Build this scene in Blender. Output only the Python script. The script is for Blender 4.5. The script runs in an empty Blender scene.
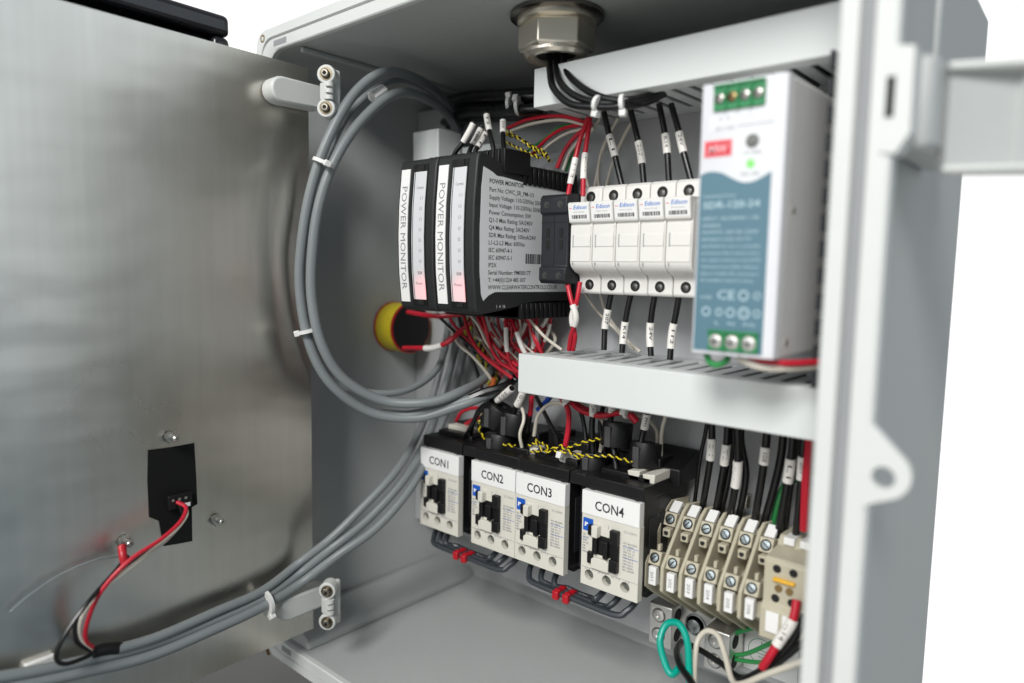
import bpy, bmesh, math, random
from mathutils import Vector, Matrix, Euler
random.seed(7)
S = 0.001                       # everything below is written in millimetres
C = bpy.context.scene.collection
scn = bpy.context.scene

# ------------------------------------------------------------------ camera
CAM = Vector((160.1, -433.8, -88.1)); ROT = Euler((1.472990, -0.0185547, 0.7216633), 'XYZ'); FPX = 711.19
cd = bpy.data.cameras.new('camera'); cam = bpy.data.objects.new('camera', cd); C.objects.link(cam)
cam.location = CAM * S; cam.rotation_euler = ROT
cd.sensor_width = 36; cd.lens = FPX / 1024 * 36; cd.clip_start = 0.005; cd.clip_end = 50
cd.dof.use_dof = True; cd.dof.focus_distance = 0.475; cd.dof.aperture_fstop = 2.9; cd.dof.aperture_blades = 7
scn.camera = cam
# ------------------------------------------------------------------ world: white studio sweep behind, dim room on the other sides
w = bpy.data.worlds.new('World'); scn.world = w; w.use_nodes = True
nt = w.node_tree; nt.nodes.clear()
def wn(t, **k):
    n = nt.nodes.new(t)
    for a, b in k.items(): setattr(n, a, b)
    return n
wo = wn('ShaderNodeOutputWorld'); wb = wn('ShaderNodeBackground'); tc = wn('ShaderNodeTexCoord')
dp = wn('ShaderNodeVectorMath', operation='DOT_PRODUCT'); dp.inputs[1].default_value = (-0.656, 0.748, -0.06)
mr = wn('ShaderNodeMapRange', interpolation_type='SMOOTHSTEP'); mr.inputs['From Min'].default_value = 0.64; mr.inputs['From Max'].default_value = 0.74
sp = wn('ShaderNodeSeparateXYZ'); mz = wn('ShaderNodeMapRange', interpolation_type='SMOOTHSTEP')
mz.inputs['From Min'].default_value = -0.25; mz.inputs['From Max'].default_value = 0.8
room = wn('ShaderNodeMix', data_type='RGBA'); room.inputs[6].default_value = (0.66, 0.65, 0.62, 1); room.inputs[7].default_value = (0.30, 0.31, 0.32, 1)
mix = wn('ShaderNodeMix', data_type='RGBA'); mix.inputs[7].default_value = (1.15, 1.15, 1.15, 1)
L = nt.links.new
# bright patch added on the right-hand side, for the door plate to reflect
wd = wn('ShaderNodeVectorMath', operation='DOT_PRODUCT'); wd.inputs[1].default_value = Vector((0.92, 0.34, 0.24)).normalized()
wr = wn('ShaderNodeMapRange', interpolation_type='SMOOTHSTEP'); wr.inputs['From Min'].default_value = 0.90; wr.inputs['From Max'].default_value = 0.985
wm = wn('ShaderNodeMix', data_type='RGBA'); wm.inputs[7].default_value = (1.15, 1.27, 1.36, 1)
L(tc.outputs['Generated'], dp.inputs[0]); L(dp.outputs['Value'], mr.inputs['Value']); L(tc.outputs['Generated'], sp.inputs[0]); L(sp.outputs['Z'], mz.inputs['Value'])
L(mz.outputs[0], room.inputs[0]); L(mr.outputs[0], mix.inputs[0]); L(tc.outputs['Generated'], wd.inputs[0]); L(wd.outputs['Value'], wr.inputs['Value']); L(wr.outputs[0], wm.inputs[0])
sx = wn('ShaderNodeMapRange', interpolation_type='SMOOTHSTEP'); sx.inputs['From Min'].default_value = 0.25; sx.inputs['From Max'].default_value = 0.8; L(sp.outputs['X'], sx.inputs['Value'])
side = wn('ShaderNodeMix', data_type='RGBA'); side.inputs[7].default_value = (0.11, 0.15, 0.18, 1); L(sx.outputs[0], side.inputs[0]); L(room.outputs[2], side.inputs[6]); L(side.outputs[2], wm.inputs[6]); L(wm.outputs[2], mix.inputs[6]); L(mix.outputs[2], wb.inputs['Color']); L(wb.outputs[0], wo.inputs[0])
wb.inputs['Strength'].default_value = 1.0
# ------------------------------------------------------------------ lamps
def area(name, loc, target, sx, sy, power, col=(1, 1, 1)):
    l = bpy.data.lights.new(name, 'AREA'); l.shape = 'RECTANGLE'; l.size = sx; l.size_y = sy; l.energy = power; l.color = col
    o = bpy.data.objects.new(name, l); C.objects.link(o); o.location = Vector(loc) * S
    o.rotation_euler = (Vector(target) - Vector(loc)).to_track_quat('-Z', 'Y').to_euler(); return o
area('softbox', (400, -1450, 900), (-100, 0, -150), 0.5, 0.5, 27, (1, 0.985, 0.96))
area('cool_fill', (-500, -1900, 500), (-100, 0, -150), 0.8, 1.0, 8, (0.93, 0.97, 1))  # cool fill lamp at the front left, weaker than the softbox
scn.render.engine = 'CYCLES'
scn.view_settings.view_transform = 'Standard'; scn.view_settings.look = 'None'; scn.view_settings.gamma = 1
scn.view_settings.exposure = 0.1

# ------------------------------------------------------------------ pixel -> point on a real plane of the cabinet
RM = ROT.to_matrix()
def ray(u, v): return RM @ Vector(((u - 512) / FPX, -(v - 341.5) / FPX, -1))
def at(u, v, Y):
    d = ray(u, v); return CAM + d * ((Y - CAM.y) / d.y)
def atx(u, v, X):
    d = ray(u, v); return CAM + d * ((X - CAM.x) / d.x)
def atz(u, v, Z):
    d = ray(u, v); return CAM + d * ((Z - CAM.z) / d.z)

# ------------------------------------------------------------------ materials
MATS = {}
def mat(name, col, rough=0.5, metal=0.0, var=0.06, scale=60, bump=0.0, coat=0.0, emit=None, es=0, stretch=None, rvar=0.08, trans=0, spec=0.5):
    if name in MATS: return MATS[name]
    m = bpy.data.materials.new(name); m.use_nodes = True; n = m.node_tree; b = n.nodes['Principled BSDF']
    t = n.nodes.new('ShaderNodeTexCoord'); mp = n.nodes.new('ShaderNodeMapping'); n.links.new(t.outputs['Object'], mp.inputs[0])
    if stretch: mp.inputs['Scale'].default_value = stretch
    no = n.nodes.new('ShaderNodeTexNoise'); no.inputs['Scale'].default_value = scale; no.inputs['Detail'].default_value = 6
    n.links.new(mp.outputs[0], no.inputs['Vector'])
    mx = n.nodes.new('ShaderNodeMix'); mx.data_type = 'RGBA'
    mx.inputs[6].default_value = (*[max(0, c * (1 - var)) for c in col], 1); mx.inputs[7].default_value = (*[min(1, c * (1 + var)) for c in col], 1)
    n.links.new(no.outputs[0], mx.inputs[0]); n.links.new(mx.outputs[2], b.inputs['Base Color'])
    r = n.nodes.new('ShaderNodeMapRange'); r.inputs['To Min'].default_value = max(0.03, rough - rvar); r.inputs['To Max'].default_value = min(1, rough + rvar)
    n.links.new(no.outputs[0], r.inputs['Value']); n.links.new(r.outputs[0], b.inputs['Roughness'])
    b.inputs['Metallic'].default_value = metal; b.inputs['Specular IOR Level'].default_value = spec; b.inputs['Coat Weight'].default_value = coat
    if trans: b.inputs['Transmission Weight'].default_value = trans
    if emit: b.inputs['Emission Color'].default_value = (*emit, 1); b.inputs['Emission Strength'].default_value = es
    if bump:
        n2 = n.nodes.new('ShaderNodeTexNoise'); n2.inputs['Scale'].default_value = scale * 12; n2.inputs['Detail'].default_value = 3
        n.links.new(mp.outputs[0], n2.inputs['Vector'])
        bp = n.nodes.new('ShaderNodeBump'); bp.inputs['Strength'].default_value = bump; bp.inputs['Distance'].default_value = 0.0004
        n.links.new(n2.outputs[0], bp.inputs['Height']); n.links.new(bp.outputs[0], b.inputs['Normal'])
    MATS[name] = m; return m
case = mat('case_grey', (0.43, 0.45, 0.445), 0.5, scale=14, var=0.05, bump=0.45)
rimm = mat('rim_grey', (0.62, 0.64, 0.625), 0.5, scale=14, var=0.05, bump=0.4)
platem = mat('mounting_plate_grey', (0.40, 0.41, 0.42), 0.5, scale=9, var=0.07, bump=0.15)
gasket = mat('gasket', (0.27, 0.28, 0.29), 0.8)
ductm = mat('duct_pvc', (0.64, 0.67, 0.665), 0.42, var=0.02, scale=20)
ductg = mat('duct_grey', (0.52, 0.54, 0.55), 0.5, var=0.03)
blk = mat('black_plastic', (0.007, 0.007, 0.0075), 0.42, spec=0.35, var=0.2, scale=80, bump=0.15)
blkm = mat('monitor_black', (0.018, 0.019, 0.020), 0.48, spec=0.4, var=0.15, scale=60, bump=0.25)
relay = mat('relay_black', (0.016, 0.017, 0.021), 0.5, spec=0.4, var=0.15, scale=80, bump=0.2)
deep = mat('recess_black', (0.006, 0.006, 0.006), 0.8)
cream = mat('contactor_cream', (0.66, 0.64, 0.57), 0.45, var=0.03)
white = mat('label_white', (0.80, 0.80, 0.79), 0.4, var=0.02)
fusew = mat('fuse_white', (0.72, 0.71, 0.68), 0.38, var=0.025)
psum = mat('psu_metal', (0.86, 0.86, 0.85), 0.5, metal=0.0, var=0.03)
psuf = mat('psu_face', (0.68, 0.69, 0.72), 0.42, var=0.02)
teal = mat('psu_teal', (0.085, 0.18, 0.235), 0.45, var=0.05)
green = mat('terminal_green', (0.02, 0.22, 0.075), 0.42)
beige = mat('terminal_beige', (0.47, 0.435, 0.33), 0.45, var=0.05, bump=0.1)
ink = mat('ink_black', (0.02, 0.02, 0.022), 0.6)
inkg = mat('ink_grey', (0.24, 0.24, 0.26), 0.6)
inkl = mat('ink_pale', (0.42, 0.56, 0.62), 0.6)
inkb = mat('ink_blue', (0.03, 0.16, 0.55), 0.5)
inkr = mat('ink_red', (0.62, 0.03, 0.05), 0.5)
inkp = mat('ink_pink', (0.72, 0.22, 0.25), 0.5)
logob = mat('logo_blue', (0.01, 0.10, 0.50), 0.4)
nickel = mat('nickel', (0.84, 0.78, 0.67), 0.33, metal=0.95, var=0.05, scale=40)
steel = mat('screw_steel', (0.62, 0.60, 0.56), 0.28, metal=1, var=0.08, scale=200)
brass = mat('brass', (0.36, 0.25, 0.11), 0.35, metal=1, var=0.1, scale=100)
alu = mat('lug_aluminium', (0.70, 0.69, 0.67), 0.36, metal=0.9, var=0.07, scale=150, bump=0.2)
hinge_m = mat('hinge_white', (0.60, 0.61, 0.59), 0.42, var=0.03)
wblk = mat('wire_black', (0.006, 0.006, 0.0065), 0.3, spec=0.45, var=0.1)
wred = mat('wire_red', (0.50, 0.012, 0.03), 0.34, var=0.08)
wwht = mat('wire_cream', (0.60, 0.56, 0.48), 0.4, var=0.05)
wgrn = mat('wire_green', (0.03, 0.25, 0.07), 0.35)
wteal = mat('wire_teal', (0.0, 0.36, 0.27), 0.32)
wyel = mat('wire_yellow', (0.70, 0.56, 0.02), 0.35)
wblue = mat('wire_blue', (0.01, 0.05, 0.30), 0.35)
wgry = mat('cable_grey', (0.20, 0.22, 0.225), 0.42, var=0.05, scale=25)
wdg = mat('jumper_grey', (0.035, 0.042, 0.050), 0.35)
tie = mat('cable_tie', (0.72, 0.72, 0.70), 0.35)
sleeve = mat('marker_sleeve', (0.78, 0.76, 0.72), 0.45)
clipr = mat('clip_red', (0.45, 0.01, 0.02), 0.35)
yband = mat('yellow_body', (0.75, 0.60, 0.03), 0.4, var=0.12, scale=90)
ledg = mat('led_green', (0.1, 0.8, 0.1), 0.3, emit=(0.12, 1, 0.08), es=1.6)
doorblk = mat('door_black', (0.012, 0.012, 0.016), 0.25)
orange = mat('link_orange', (0.75, 0.42, 0.03), 0.4)
# barely glowing red status lamps behind a translucent panel
panelw = mat('panel_white', (0.62, 0.63, 0.65), 0.35, var=0.02)
def glow(m, pt, rad):
    n = m.node_tree; b = n.nodes['Principled BSDF']; t = n.nodes.new('ShaderNodeTexCoord'); d = n.nodes.new('ShaderNodeVectorMath'); d.operation = 'DISTANCE'
    d.inputs[1].default_value = pt; n.links.new(t.outputs['Object'], d.inputs[0]); r = n.nodes.new('ShaderNodeMapRange'); r.interpolation_type = 'SMOOTHSTEP'
    r.inputs['From Min'].default_value = 0; r.inputs['From Max'].default_value = rad; r.inputs['To Min'].default_value = .55; r.inputs['To Max'].default_value = 0
    n.links.new(d.outputs['Value'], r.inputs['Value']); n.links.new(r.outputs[0], b.inputs['Emission Strength']); b.inputs['Emission Color'].default_value = (1, .03, .04, 1)
glow(panelw, (0.027, -0.112, 0.014), 0.017)     # the lit power lamp shining through the panel
# brushed aluminium
def brushed():
    m = bpy.data.materials.new('brushed_aluminium'); m.use_nodes = True; n = m.node_tree; b = n.nodes['Principled BSDF']
    t = n.nodes.new('ShaderNodeTexCoord')
    def noise(sc, scale, det=4):
        mp = n.nodes.new('ShaderNodeMapping'); mp.inputs['Scale'].default_value = sc; n.links.new(t.outputs['Object'], mp.inputs[0])
        no = n.nodes.new('ShaderNodeTexNoise'); no.inputs['Scale'].default_value = scale; no.inputs['Detail'].default_value = det
        n.links.new(mp.outputs[0], no.inputs['Vector']); return no
    a = noise((1, 1, 0.02), 900); c = noise((1, 1, 0.8), 9, 8); e = noise((1, 1, 0.05), 160, 5)
    mx = n.nodes.new('ShaderNodeMix'); mx.data_type = 'RGBA'; mx.inputs[6].default_value = (0.42, 0.40, 0.36, 1); mx.inputs[7].default_value = (0.84, 0.82, 0.765, 1)
    ad = n.nodes.new('ShaderNodeMath'); ad.operation = 'MULTIPLY_ADD'; ad.inputs[1].default_value = 0.22
    hf = n.nodes.new('ShaderNodeMath'); hf.operation = 'MULTIPLY'; hf.inputs[1].default_value = 0.72
    n.links.new(c.outputs[0], hf.inputs[0]); n.links.new(e.outputs[0], ad.inputs[0]); n.links.new(hf.outputs[0], ad.inputs[2])
    n.links.new(ad.outputs[0], mx.inputs[0]); n.links.new(mx.outputs[2], b.inputs['Base Color'])
    r = n.nodes.new('ShaderNodeMapRange'); r.inputs['From Min'].default_value = 0.3; r.inputs['From Max'].default_value = 0.7
    r.inputs['To Min'].default_value = 0.24; r.inputs['To Max'].default_value = 0.40
    n.links.new(c.outputs[0], r.inputs['Value']); n.links.new(r.outputs[0], b.inputs['Roughness']); b.inputs['Metallic'].default_value = 1
    b.inputs['Anisotropic'].default_value = 0.0
    bp = n.nodes.new('ShaderNodeBump'); bp.inputs['Strength'].default_value = 0.07; bp.inputs['Distance'].default_value = 0.0003
    n.links.new(a.outputs[0], bp.inputs['Height'])
    bq = n.nodes.new('ShaderNodeBump'); bq.inputs['Strength'].default_value = 0.32; bq.inputs['Distance'].default_value = 0.005
    n.links.new(noise((1, 1, 2.2), 9, 2).outputs[0], bq.inputs['Height']); n.links.new(bp.outputs[0], bq.inputs['Normal'])
    n.links.new(bq.outputs[0], b.inputs['Normal']); return m
alu_b = brushed()

# ------------------------------------------------------------------ mesh builder
class MB:
    def __init__(s): s.v = []; s.f = []
    def add(s, vs, fs):
        o = len(s.v); s.v += [Vector(p) for p in vs]; s.f += [tuple(i + o for i in f) for f in fs]; return s
    def box(s, x0, x1, y0, y1, z0, z1):
        return s.add([(x, y, z) for x in (x0, x1) for y in (y0, y1) for z in (z0, z1)],
                     [(0, 1, 3, 2), (4, 6, 7, 5), (0, 4, 5, 1), (2, 3, 7, 6), (0, 2, 6, 4), (1, 5, 7, 3)])
    def prism(s, pts, axis, a, b):      # polygon in the two other axes (order x,y,z without axis), from a to b along axis
        n = len(pts); ins = lambda p, t: [(t, p[0], p[1]), (p[0], t, p[1]), (p[0], p[1], t)][axis]
        return s.add([ins(p, a) for p in pts] + [ins(p, b) for p in pts],
                     [tuple(range(n))[::-1], tuple(range(n, 2 * n))] + [(i, (i + 1) % n, n + (i + 1) % n, n + i) for i in range(n)])
    def lathe(s, prof, org, axis, seg=24, ang=0):   # prof: (radius, distance along axis)
        ax = Vector(axis).normalized(); q = ax.to_track_quat('Z', 'Y').to_matrix(); org = Vector(org); vs = []; fs = []; n = len(prof)
        for i in range(seg):
            a = 2 * math.pi * i / seg + ang
            for r, h in prof: vs.append(org + q @ Vector((r * math.cos(a), r * math.sin(a), h)))
        for i in range(seg):
            j = (i + 1) % seg
            for k in range(n - 1): fs.append((i * n + k, j * n + k, j * n + k + 1, i * n + k + 1))
        fs.append(tuple(i * n for i in range(seg))[::-1]); fs.append(tuple(i * n + n - 1 for i in range(seg)))
        return s.add(vs, fs)
    def cyl(s, p0, p1, r, seg=20, r1=None):
        p0 = Vector(p0); p1 = Vector(p1); return s.lathe([(r, 0), (r if r1 is None else r1, (p1 - p0).length)], p0, p1 - p0, seg)
    def tube(s, path, r, seg=10, cap=True):
        n = len(path); up = None; vs = []; fs = []
        for i, p in enumerate(path):
            t = (path[min(i + 1, n - 1)] - path[max(i - 1, 0)]).normalized()
            if up is None:
                up = Vector((0, 0, 1)) if abs(t.z) < 0.9 else Vector((1, 0, 0))
            up = (up - t * up.dot(t)).normalized(); sd = t.cross(up)
            rr = r(i / (n - 1)) if callable(r) else r
            for k in range(seg):
                a = 2 * math.pi * k / seg; vs.append(p + up * (rr * math.cos(a)) + sd * (rr * math.sin(a)))
        for i in range(n - 1):
            for k in range(seg):
                l = (k + 1) % seg; fs.append((i * seg + k, i * seg + l, (i + 1) * seg + l, (i + 1) * seg + k))
        if cap: fs += [tuple(range(seg))[::-1], tuple((n - 1) * seg + k for k in range(seg))]
        return s.add(vs, fs)
    def build(s, name, m, parent=None, bevel=0.0, seg=2, org=None, smooth=True, ang=35, local=False):
        base = Vector((0, 0, 0))
        if parent is not None and not local: base = parent_org(parent)
        elif org is not None: base = Vector(org)
        me = bpy.data.meshes.new(name); me.from_pydata([tuple((p - base) * S) for p in s.v], [], s.f)
        bm = bmesh.new(); bm.from_mesh(me); bmesh.ops.recalc_face_normals(bm, faces=bm.faces); bm.to_mesh(me); bm.free()
        for i in (m if isinstance(m, (list, tuple)) else [m]): me.materials.append(i)
        if smooth:
            me.polygons.foreach_set('use_smooth', [True] * len(me.polygons)); me.set_sharp_from_angle(angle=math.radians(ang))
        o = bpy.data.objects.new(name, me); C.objects.link(o)
        if parent is not None: o.parent = parent
        elif org is not None: o.location = base * S
        if bevel:
            b = o.modifiers.new('bevel', 'BEVEL'); b.width = bevel * S; b.segments = seg; b.limit_method = 'ANGLE'; b.angle_limit = math.radians(40); b.harden_normals = False
        return o
ORG = {}
def parent_org(o):
    return ORG.get(o.name, Vector((0, 0, 0))) if o.parent is None else parent_org(o.parent) + Vector(o.location) / S
def tag(o, label, cat, group=None):
    o['label'] = label; o['category'] = cat
    if group: o['group'] = group
    return o
def thing(name, org, label, cat, group=None):
    o = bpy.data.objects.new(name, None); C.objects.link(o); o.empty_display_size = 0.01
    o.location = Vector(org) * S; ORG[o.name] = Vector(org); return tag(o, label, cat, group)
def copy_tree(o, parent=None):
    c = o.copy(); C.objects.link(c)
    if parent: c.parent = parent
    for ch in list(o.children): copy_tree(ch, c)
    return c
def spline(pts, n=8):
    pts = [Vector(p) for p in pts]
    if len(pts) == 2: return [pts[0].lerp(pts[1], i / n) for i in range(n + 1)]
    P = [pts[0] * 2 - pts[1]] + pts + [pts[-1] * 2 - pts[-2]]; out = []
    for i in range(1, len(P) - 2):
        for k in range(n):
            t = k / n; a, b, c, d = P[i - 1], P[i], P[i + 1], P[i + 2]
            out.append(0.5 * ((2 * b) + (c - a) * t + (2 * a - 5 * b + 4 * c - d) * t * t + (3 * b - a - 3 * c + d) * t ** 3))
    return out + [pts[-1]]
TC = {}
def text(body, h, m, org, right, up, parent, width=None, align='LEFT', shear=0, bold=0, line=None, name='lettering', local=False, depth=0.03, warp=None):
    """flat lettering: h = capital height in mm, org = left end of first baseline"""
    key = (body, shear, bold, line, align)
    if key not in TC:
        c = bpy.data.curves.new('t', 'FONT'); c.body = body; c.size = 1; c.resolution_u = 2; c.shear = shear; c.offset = bold; c.extrude = 0
        c.align_x = align
        if line: c.space_line = line
        o = bpy.data.objects.new('t', c); C.objects.link(o); bpy.context.view_layer.update()
        me = bpy.data.meshes.new_from_object(o.evaluated_get(bpy.context.evaluated_depsgraph_get()))
        TC[key] = ([v.co.copy() for v in me.vertices], [tuple(p.vertices) for p in me.polygons])
        bpy.data.objects.remove(o); bpy.data.curves.remove(c); bpy.data.meshes.remove(me)
    vs, fs = TC[key]
    if not vs: return None
    s = h / 0.69; sx = s
    if width:
        ext = max(v.x for v in vs) - min(v.x for v in vs); sx = width / ext
    R = Vector(right).normalized(); U = Vector(up).normalized(); N = R.cross(U); org = Vector(org) + N * depth
    P_ = [org + R * (v.x * sx) + U * (v.y * s) for v in vs]
    if warp:
        for q_ in P_: q_.y = warp(q_.z)
    mb = MB(); mb.add(P_, fs)
    return flat(mb, name, m, parent, local)
def flat(mb, name, m, parent, local=False):
    base = Vector((0, 0, 0)) if local else parent_org(parent)
    me = bpy.data.meshes.new(name); me.from_pydata([tuple((p - base) * S) for p in mb.v], [], mb.f); me.materials.append(m)
    o = bpy.data.objects.new(name, me); C.objects.link(o); o.parent = parent; return o
def holed(outline, holes, name, m, parent, axis, a, b, bevel=0, local=False):
    """plate in the plane normal to axis ('y' or 'x'), thickness a..b, holes: (cx, cz, r) or polygons"""
    c = bpy.data.curves.new('h', 'CURVE'); c.dimensions = '2D'; c.fill_mode = 'BOTH'; c.extrude = abs(b - a) / 2
    def sp_(pts):
        q = c.splines.new('POLY'); q.points.add(len(pts) - 1); q.use_cyclic_u = True
        for i, p in enumerate(pts): q.points[i].co = (p[0], p[1], 0, 1)
    sp_(outline)
    for hh in holes:
        if len(hh) == 3 and not isinstance(hh[0], (tuple, list)): sp_([(hh[0] + hh[2] * math.cos(t * math.pi / 10), hh[1] + hh[2] * math.sin(t * math.pi / 10)) for t in range(20)])
        else: sp_(hh)
    o = bpy.data.objects.new('h', c); C.objects.link(o); bpy.context.view_layer.update()
    me = bpy.data.meshes.new_from_object(o.evaluated_get(bpy.context.evaluated_depsgraph_get()))
    mid = (a + b) / 2; mb = MB()
    conv = (lambda v: (v.x, mid + v.z, v.y)) if axis == 'y' else (lambda v: (mid + v.z, v.x, v.y))
    mb.add([conv(v.co) for v in me.vertices], [tuple(p.vertices) for p in me.polygons])
    bpy.data.objects.remove(o); bpy.data.curves.remove(c); bpy.data.meshes.remove(me)
    ob = mb.build(name, m, parent, local=local, ang=30); 
    bm = bmesh.new(); bm.from_mesh(ob.data); bmesh.ops.remove_doubles(bm, verts=bm.verts, dist=1e-6); bmesh.ops.recalc_face_normals(bm, faces=bm.faces); bm.to_mesh(ob.data); bm.free()
    ob.data.set_sharp_from_angle(angle=math.radians(30)); return ob
def screw(org, axis, r, name, parent, m=None, h=1.2, cross=True, local=False):
    mb = MB(); mb.lathe([(r * 0.98, -1), (r, h * 0.55), (r * 0.82, h), (0.01, h * 1.02)], org, axis, 18)
    o = mb.build(name, m or steel, parent, local=local)
    if cross:
        ax = Vector(axis).normalized(); q = ax.to_track_quat('Z', 'Y').to_matrix(); s2 = MB(); a = random.uniform(0, 1.5)
        for k in range(2):
            d = q @ Vector((math.cos(a + k * math.pi / 2), math.sin(a + k * math.pi / 2), 0)); e = ax.cross(d)
            c = Vector(org) + ax * (h * 1.03 + .02 + 0.01 * k); t = r * 0.13
            s2.add([c + d * r * .62 + e * t, c - d * r * .62 + e * t, c - d * r * .62 - e * t, c + d * r * .62 - e * t], [(0, 1, 2, 3)])
        flat(s2, 'cross_slot', deep, parent if local or parent.parent is not None else o, local) if local or parent.parent is not None else flat(s2, 'cross_slot', deep, o)
    return o
def rrect(x0, x1, z0, z1, r, n=6):
    out = []
    for cx, cz, a0 in ((x1 - r, z1 - r, 0), (x0 + r, z1 - r, 90), (x0 + r, z0 + r, 180), (x1 - r, z0 + r, 270)):
        for k in range(n + 1):
            a = math.radians(a0 + 90 * k / n); out.append((cx + r * math.cos(a), cz + r * math.sin(a)))
    return out
def loft(loops, close=False, cap=False):   # loops: (x0,x1,z0,z1,r,y)
    mb = MB(); n = None; vs = []; fs = []
    for x0, x1, z0, z1, r, y in loops:
        q = rrect(x0, x1, z0, z1, r); n = len(q); vs += [(p[0], y, p[1]) for p in q]
    m = len(loops)
    for j in range(m if close else m - 1):
        j2 = (j + 1) % m
        for i in range(n): fs.append((j * n + i, j * n + (i + 1) % n, j2 * n + (i + 1) % n, j2 * n + i))
    if cap: fs.append(tuple((m - 1) * n + i for i in range(n)))
    return mb.add(vs, fs)
# wires -----------------------------------------------------------------------
MK = ['L1', '207', 'K14', '24V', '112', 'PM1', '203', '0V', '31', 'T2', '215', '108']
mkc = [0]
def wire(label, pts, r, m, marks=(), name='wire', cat='wire', group=None, seg=8, n=8, sheath=None):
    """pts: list of (u,v,Y) seen positions or 3-vectors flagged by Vector type"""
    P = [p if isinstance(p, Vector) else at(*p) for p in pts]
    path = spline(P, n); org = path[0]
    o = MB().tube(path, r, seg).build(name, m, org=org); ORG[o.name] = org.copy(); tag(o, label, cat, group)
    L_ = len(path) - 1
    for mk in marks:
        t0, t1 = mk[0], mk[1]; mm = mk[2] if len(mk) > 2 else sleeve
        fine = [path[min(int(t * L_), L_ - 1)].lerp(path[min(int(t * L_) + 1, L_)], t * L_ - int(t * L_)) if t < 1 else path[-1] for t in [t0 + (t1 - t0) * k / 6 for k in range(7)]]
        sl = MB().tube(fine, r * 1.32 if mm is sleeve else r * 1.2, 12).build('marker_sleeve' if mm is sleeve else 'end_sleeve', mm, o)
        if mm is sleeve:
            a = fine[0].lerp(fine[-1], .16); b = fine[0].lerp(fine[-1], .84)
            if a.z < b.z: a, b = b, a
            d = (b - a).normalized(); tow = (CAM - a); N = (tow - d * tow.dot(d)).normalized(); U = N.cross(d)
            tx = MK[mkc[0] % len(MK)]; mkc[0] += 1
            for dup_ in range(1):
                text(tx, r * 1.05, ink, a + N * (r * 1.36) - U * (r * .5), d, U, sl, width=(b - a).length * .8)
    return o
def zip_tie(label, c, axis, r, w=2.4, head=None, group='white cable ties', m=None):
    c = Vector(c); ax = Vector(axis).normalized(); t = thing('cable_tie', c, label, 'cable tie', group)
    MB().lathe([(r, -w / 2), (r + 0.9, -w / 2), (r + 0.9, w / 2), (r, w / 2)], c, ax, 20).build('band', m or tie, t)
    h = Vector(head if head else (CAM - c)); h = (h - ax * h.dot(ax)).normalized(); s_ = ax.cross(h); p = c + h * (r + 1.6)
    mb = MB(); vs = [p + h * a * 1.9 + s_ * b * 2.3 + ax * e * 2.0 for a in (-1, 1) for b in (-1, 1) for e in (-1, 1)]
    mb.add(vs, [(0, 1, 3, 2), (4, 6, 7, 5), (0, 4, 5, 1), (2, 3, 7, 6), (0, 2, 6, 4), (1, 5, 7, 3)]).build('head', m or tie, t, bevel=.5); return t
def twisted(label, pts, r, turns, m1=wyel, m2=wblk, group='yellow and black twisted leads'):
    path = spline([p if isinstance(p, Vector) else at(*p) for p in pts], 14); n = len(path) - 1
    t = thing('twisted_pair', path[0], label, 'twisted wires', group)
    for k, (m, nm) in enumerate(((m1, 'yellow_strand'), (m2, 'black_strand'))):
        q = []
        for i, p in enumerate(path):
            d = (path[min(i + 1, n)] - path[max(i - 1, 0)]).normalized(); a_ = d.orthogonal() if i == 0 else a_ - d * a_.dot(d)
            a_.normalize(); b_ = d.cross(a_); an = 2 * math.pi * turns * i / n + k * math.pi
            q.append(p + (a_ * math.cos(an) + b_ * math.sin(an)) * r * .78 + Vector((math.sin(i * .9), math.cos(i * 1.3), math.sin(i * .7))) * .25)
        MB().tube(q, r * .55, 7).build(nm, m, t)
    return t

# ================================================================== THE CABINET
RY = -145.0
enc = thing('enclosure', (-135, 0, -403), 'open pale grey electrical enclosure with a brushed metal door plate swung to the left', 'electrical cabinet')
X0, X1, Z0, Z1 = -357.0, 88.5, -403.0, 88.0
IX0, IX1, IZ0, IZ1 = -338.0, 68.0, -385.0, 70.0
sh = loft([(X0 + 4, X1 - 4.5, Z0 + 4, Z1 - 4, 12, RY + 6), (X0 + 11, X1 - 9.5, Z0 + 10, Z1 - 10, 14, 46), (X0 + 16, X1 - 15, Z0 + 14, Z1 - 14, 12, 53),
           (IX0 + 6, IX1 - 2, IZ0 + 3, IZ1 - 3, 10, 52.9), (IX0 + 12, IX1 - 8, IZ0 + 14, IZ1 - 6, 12, 51)], cap=False)
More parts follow.
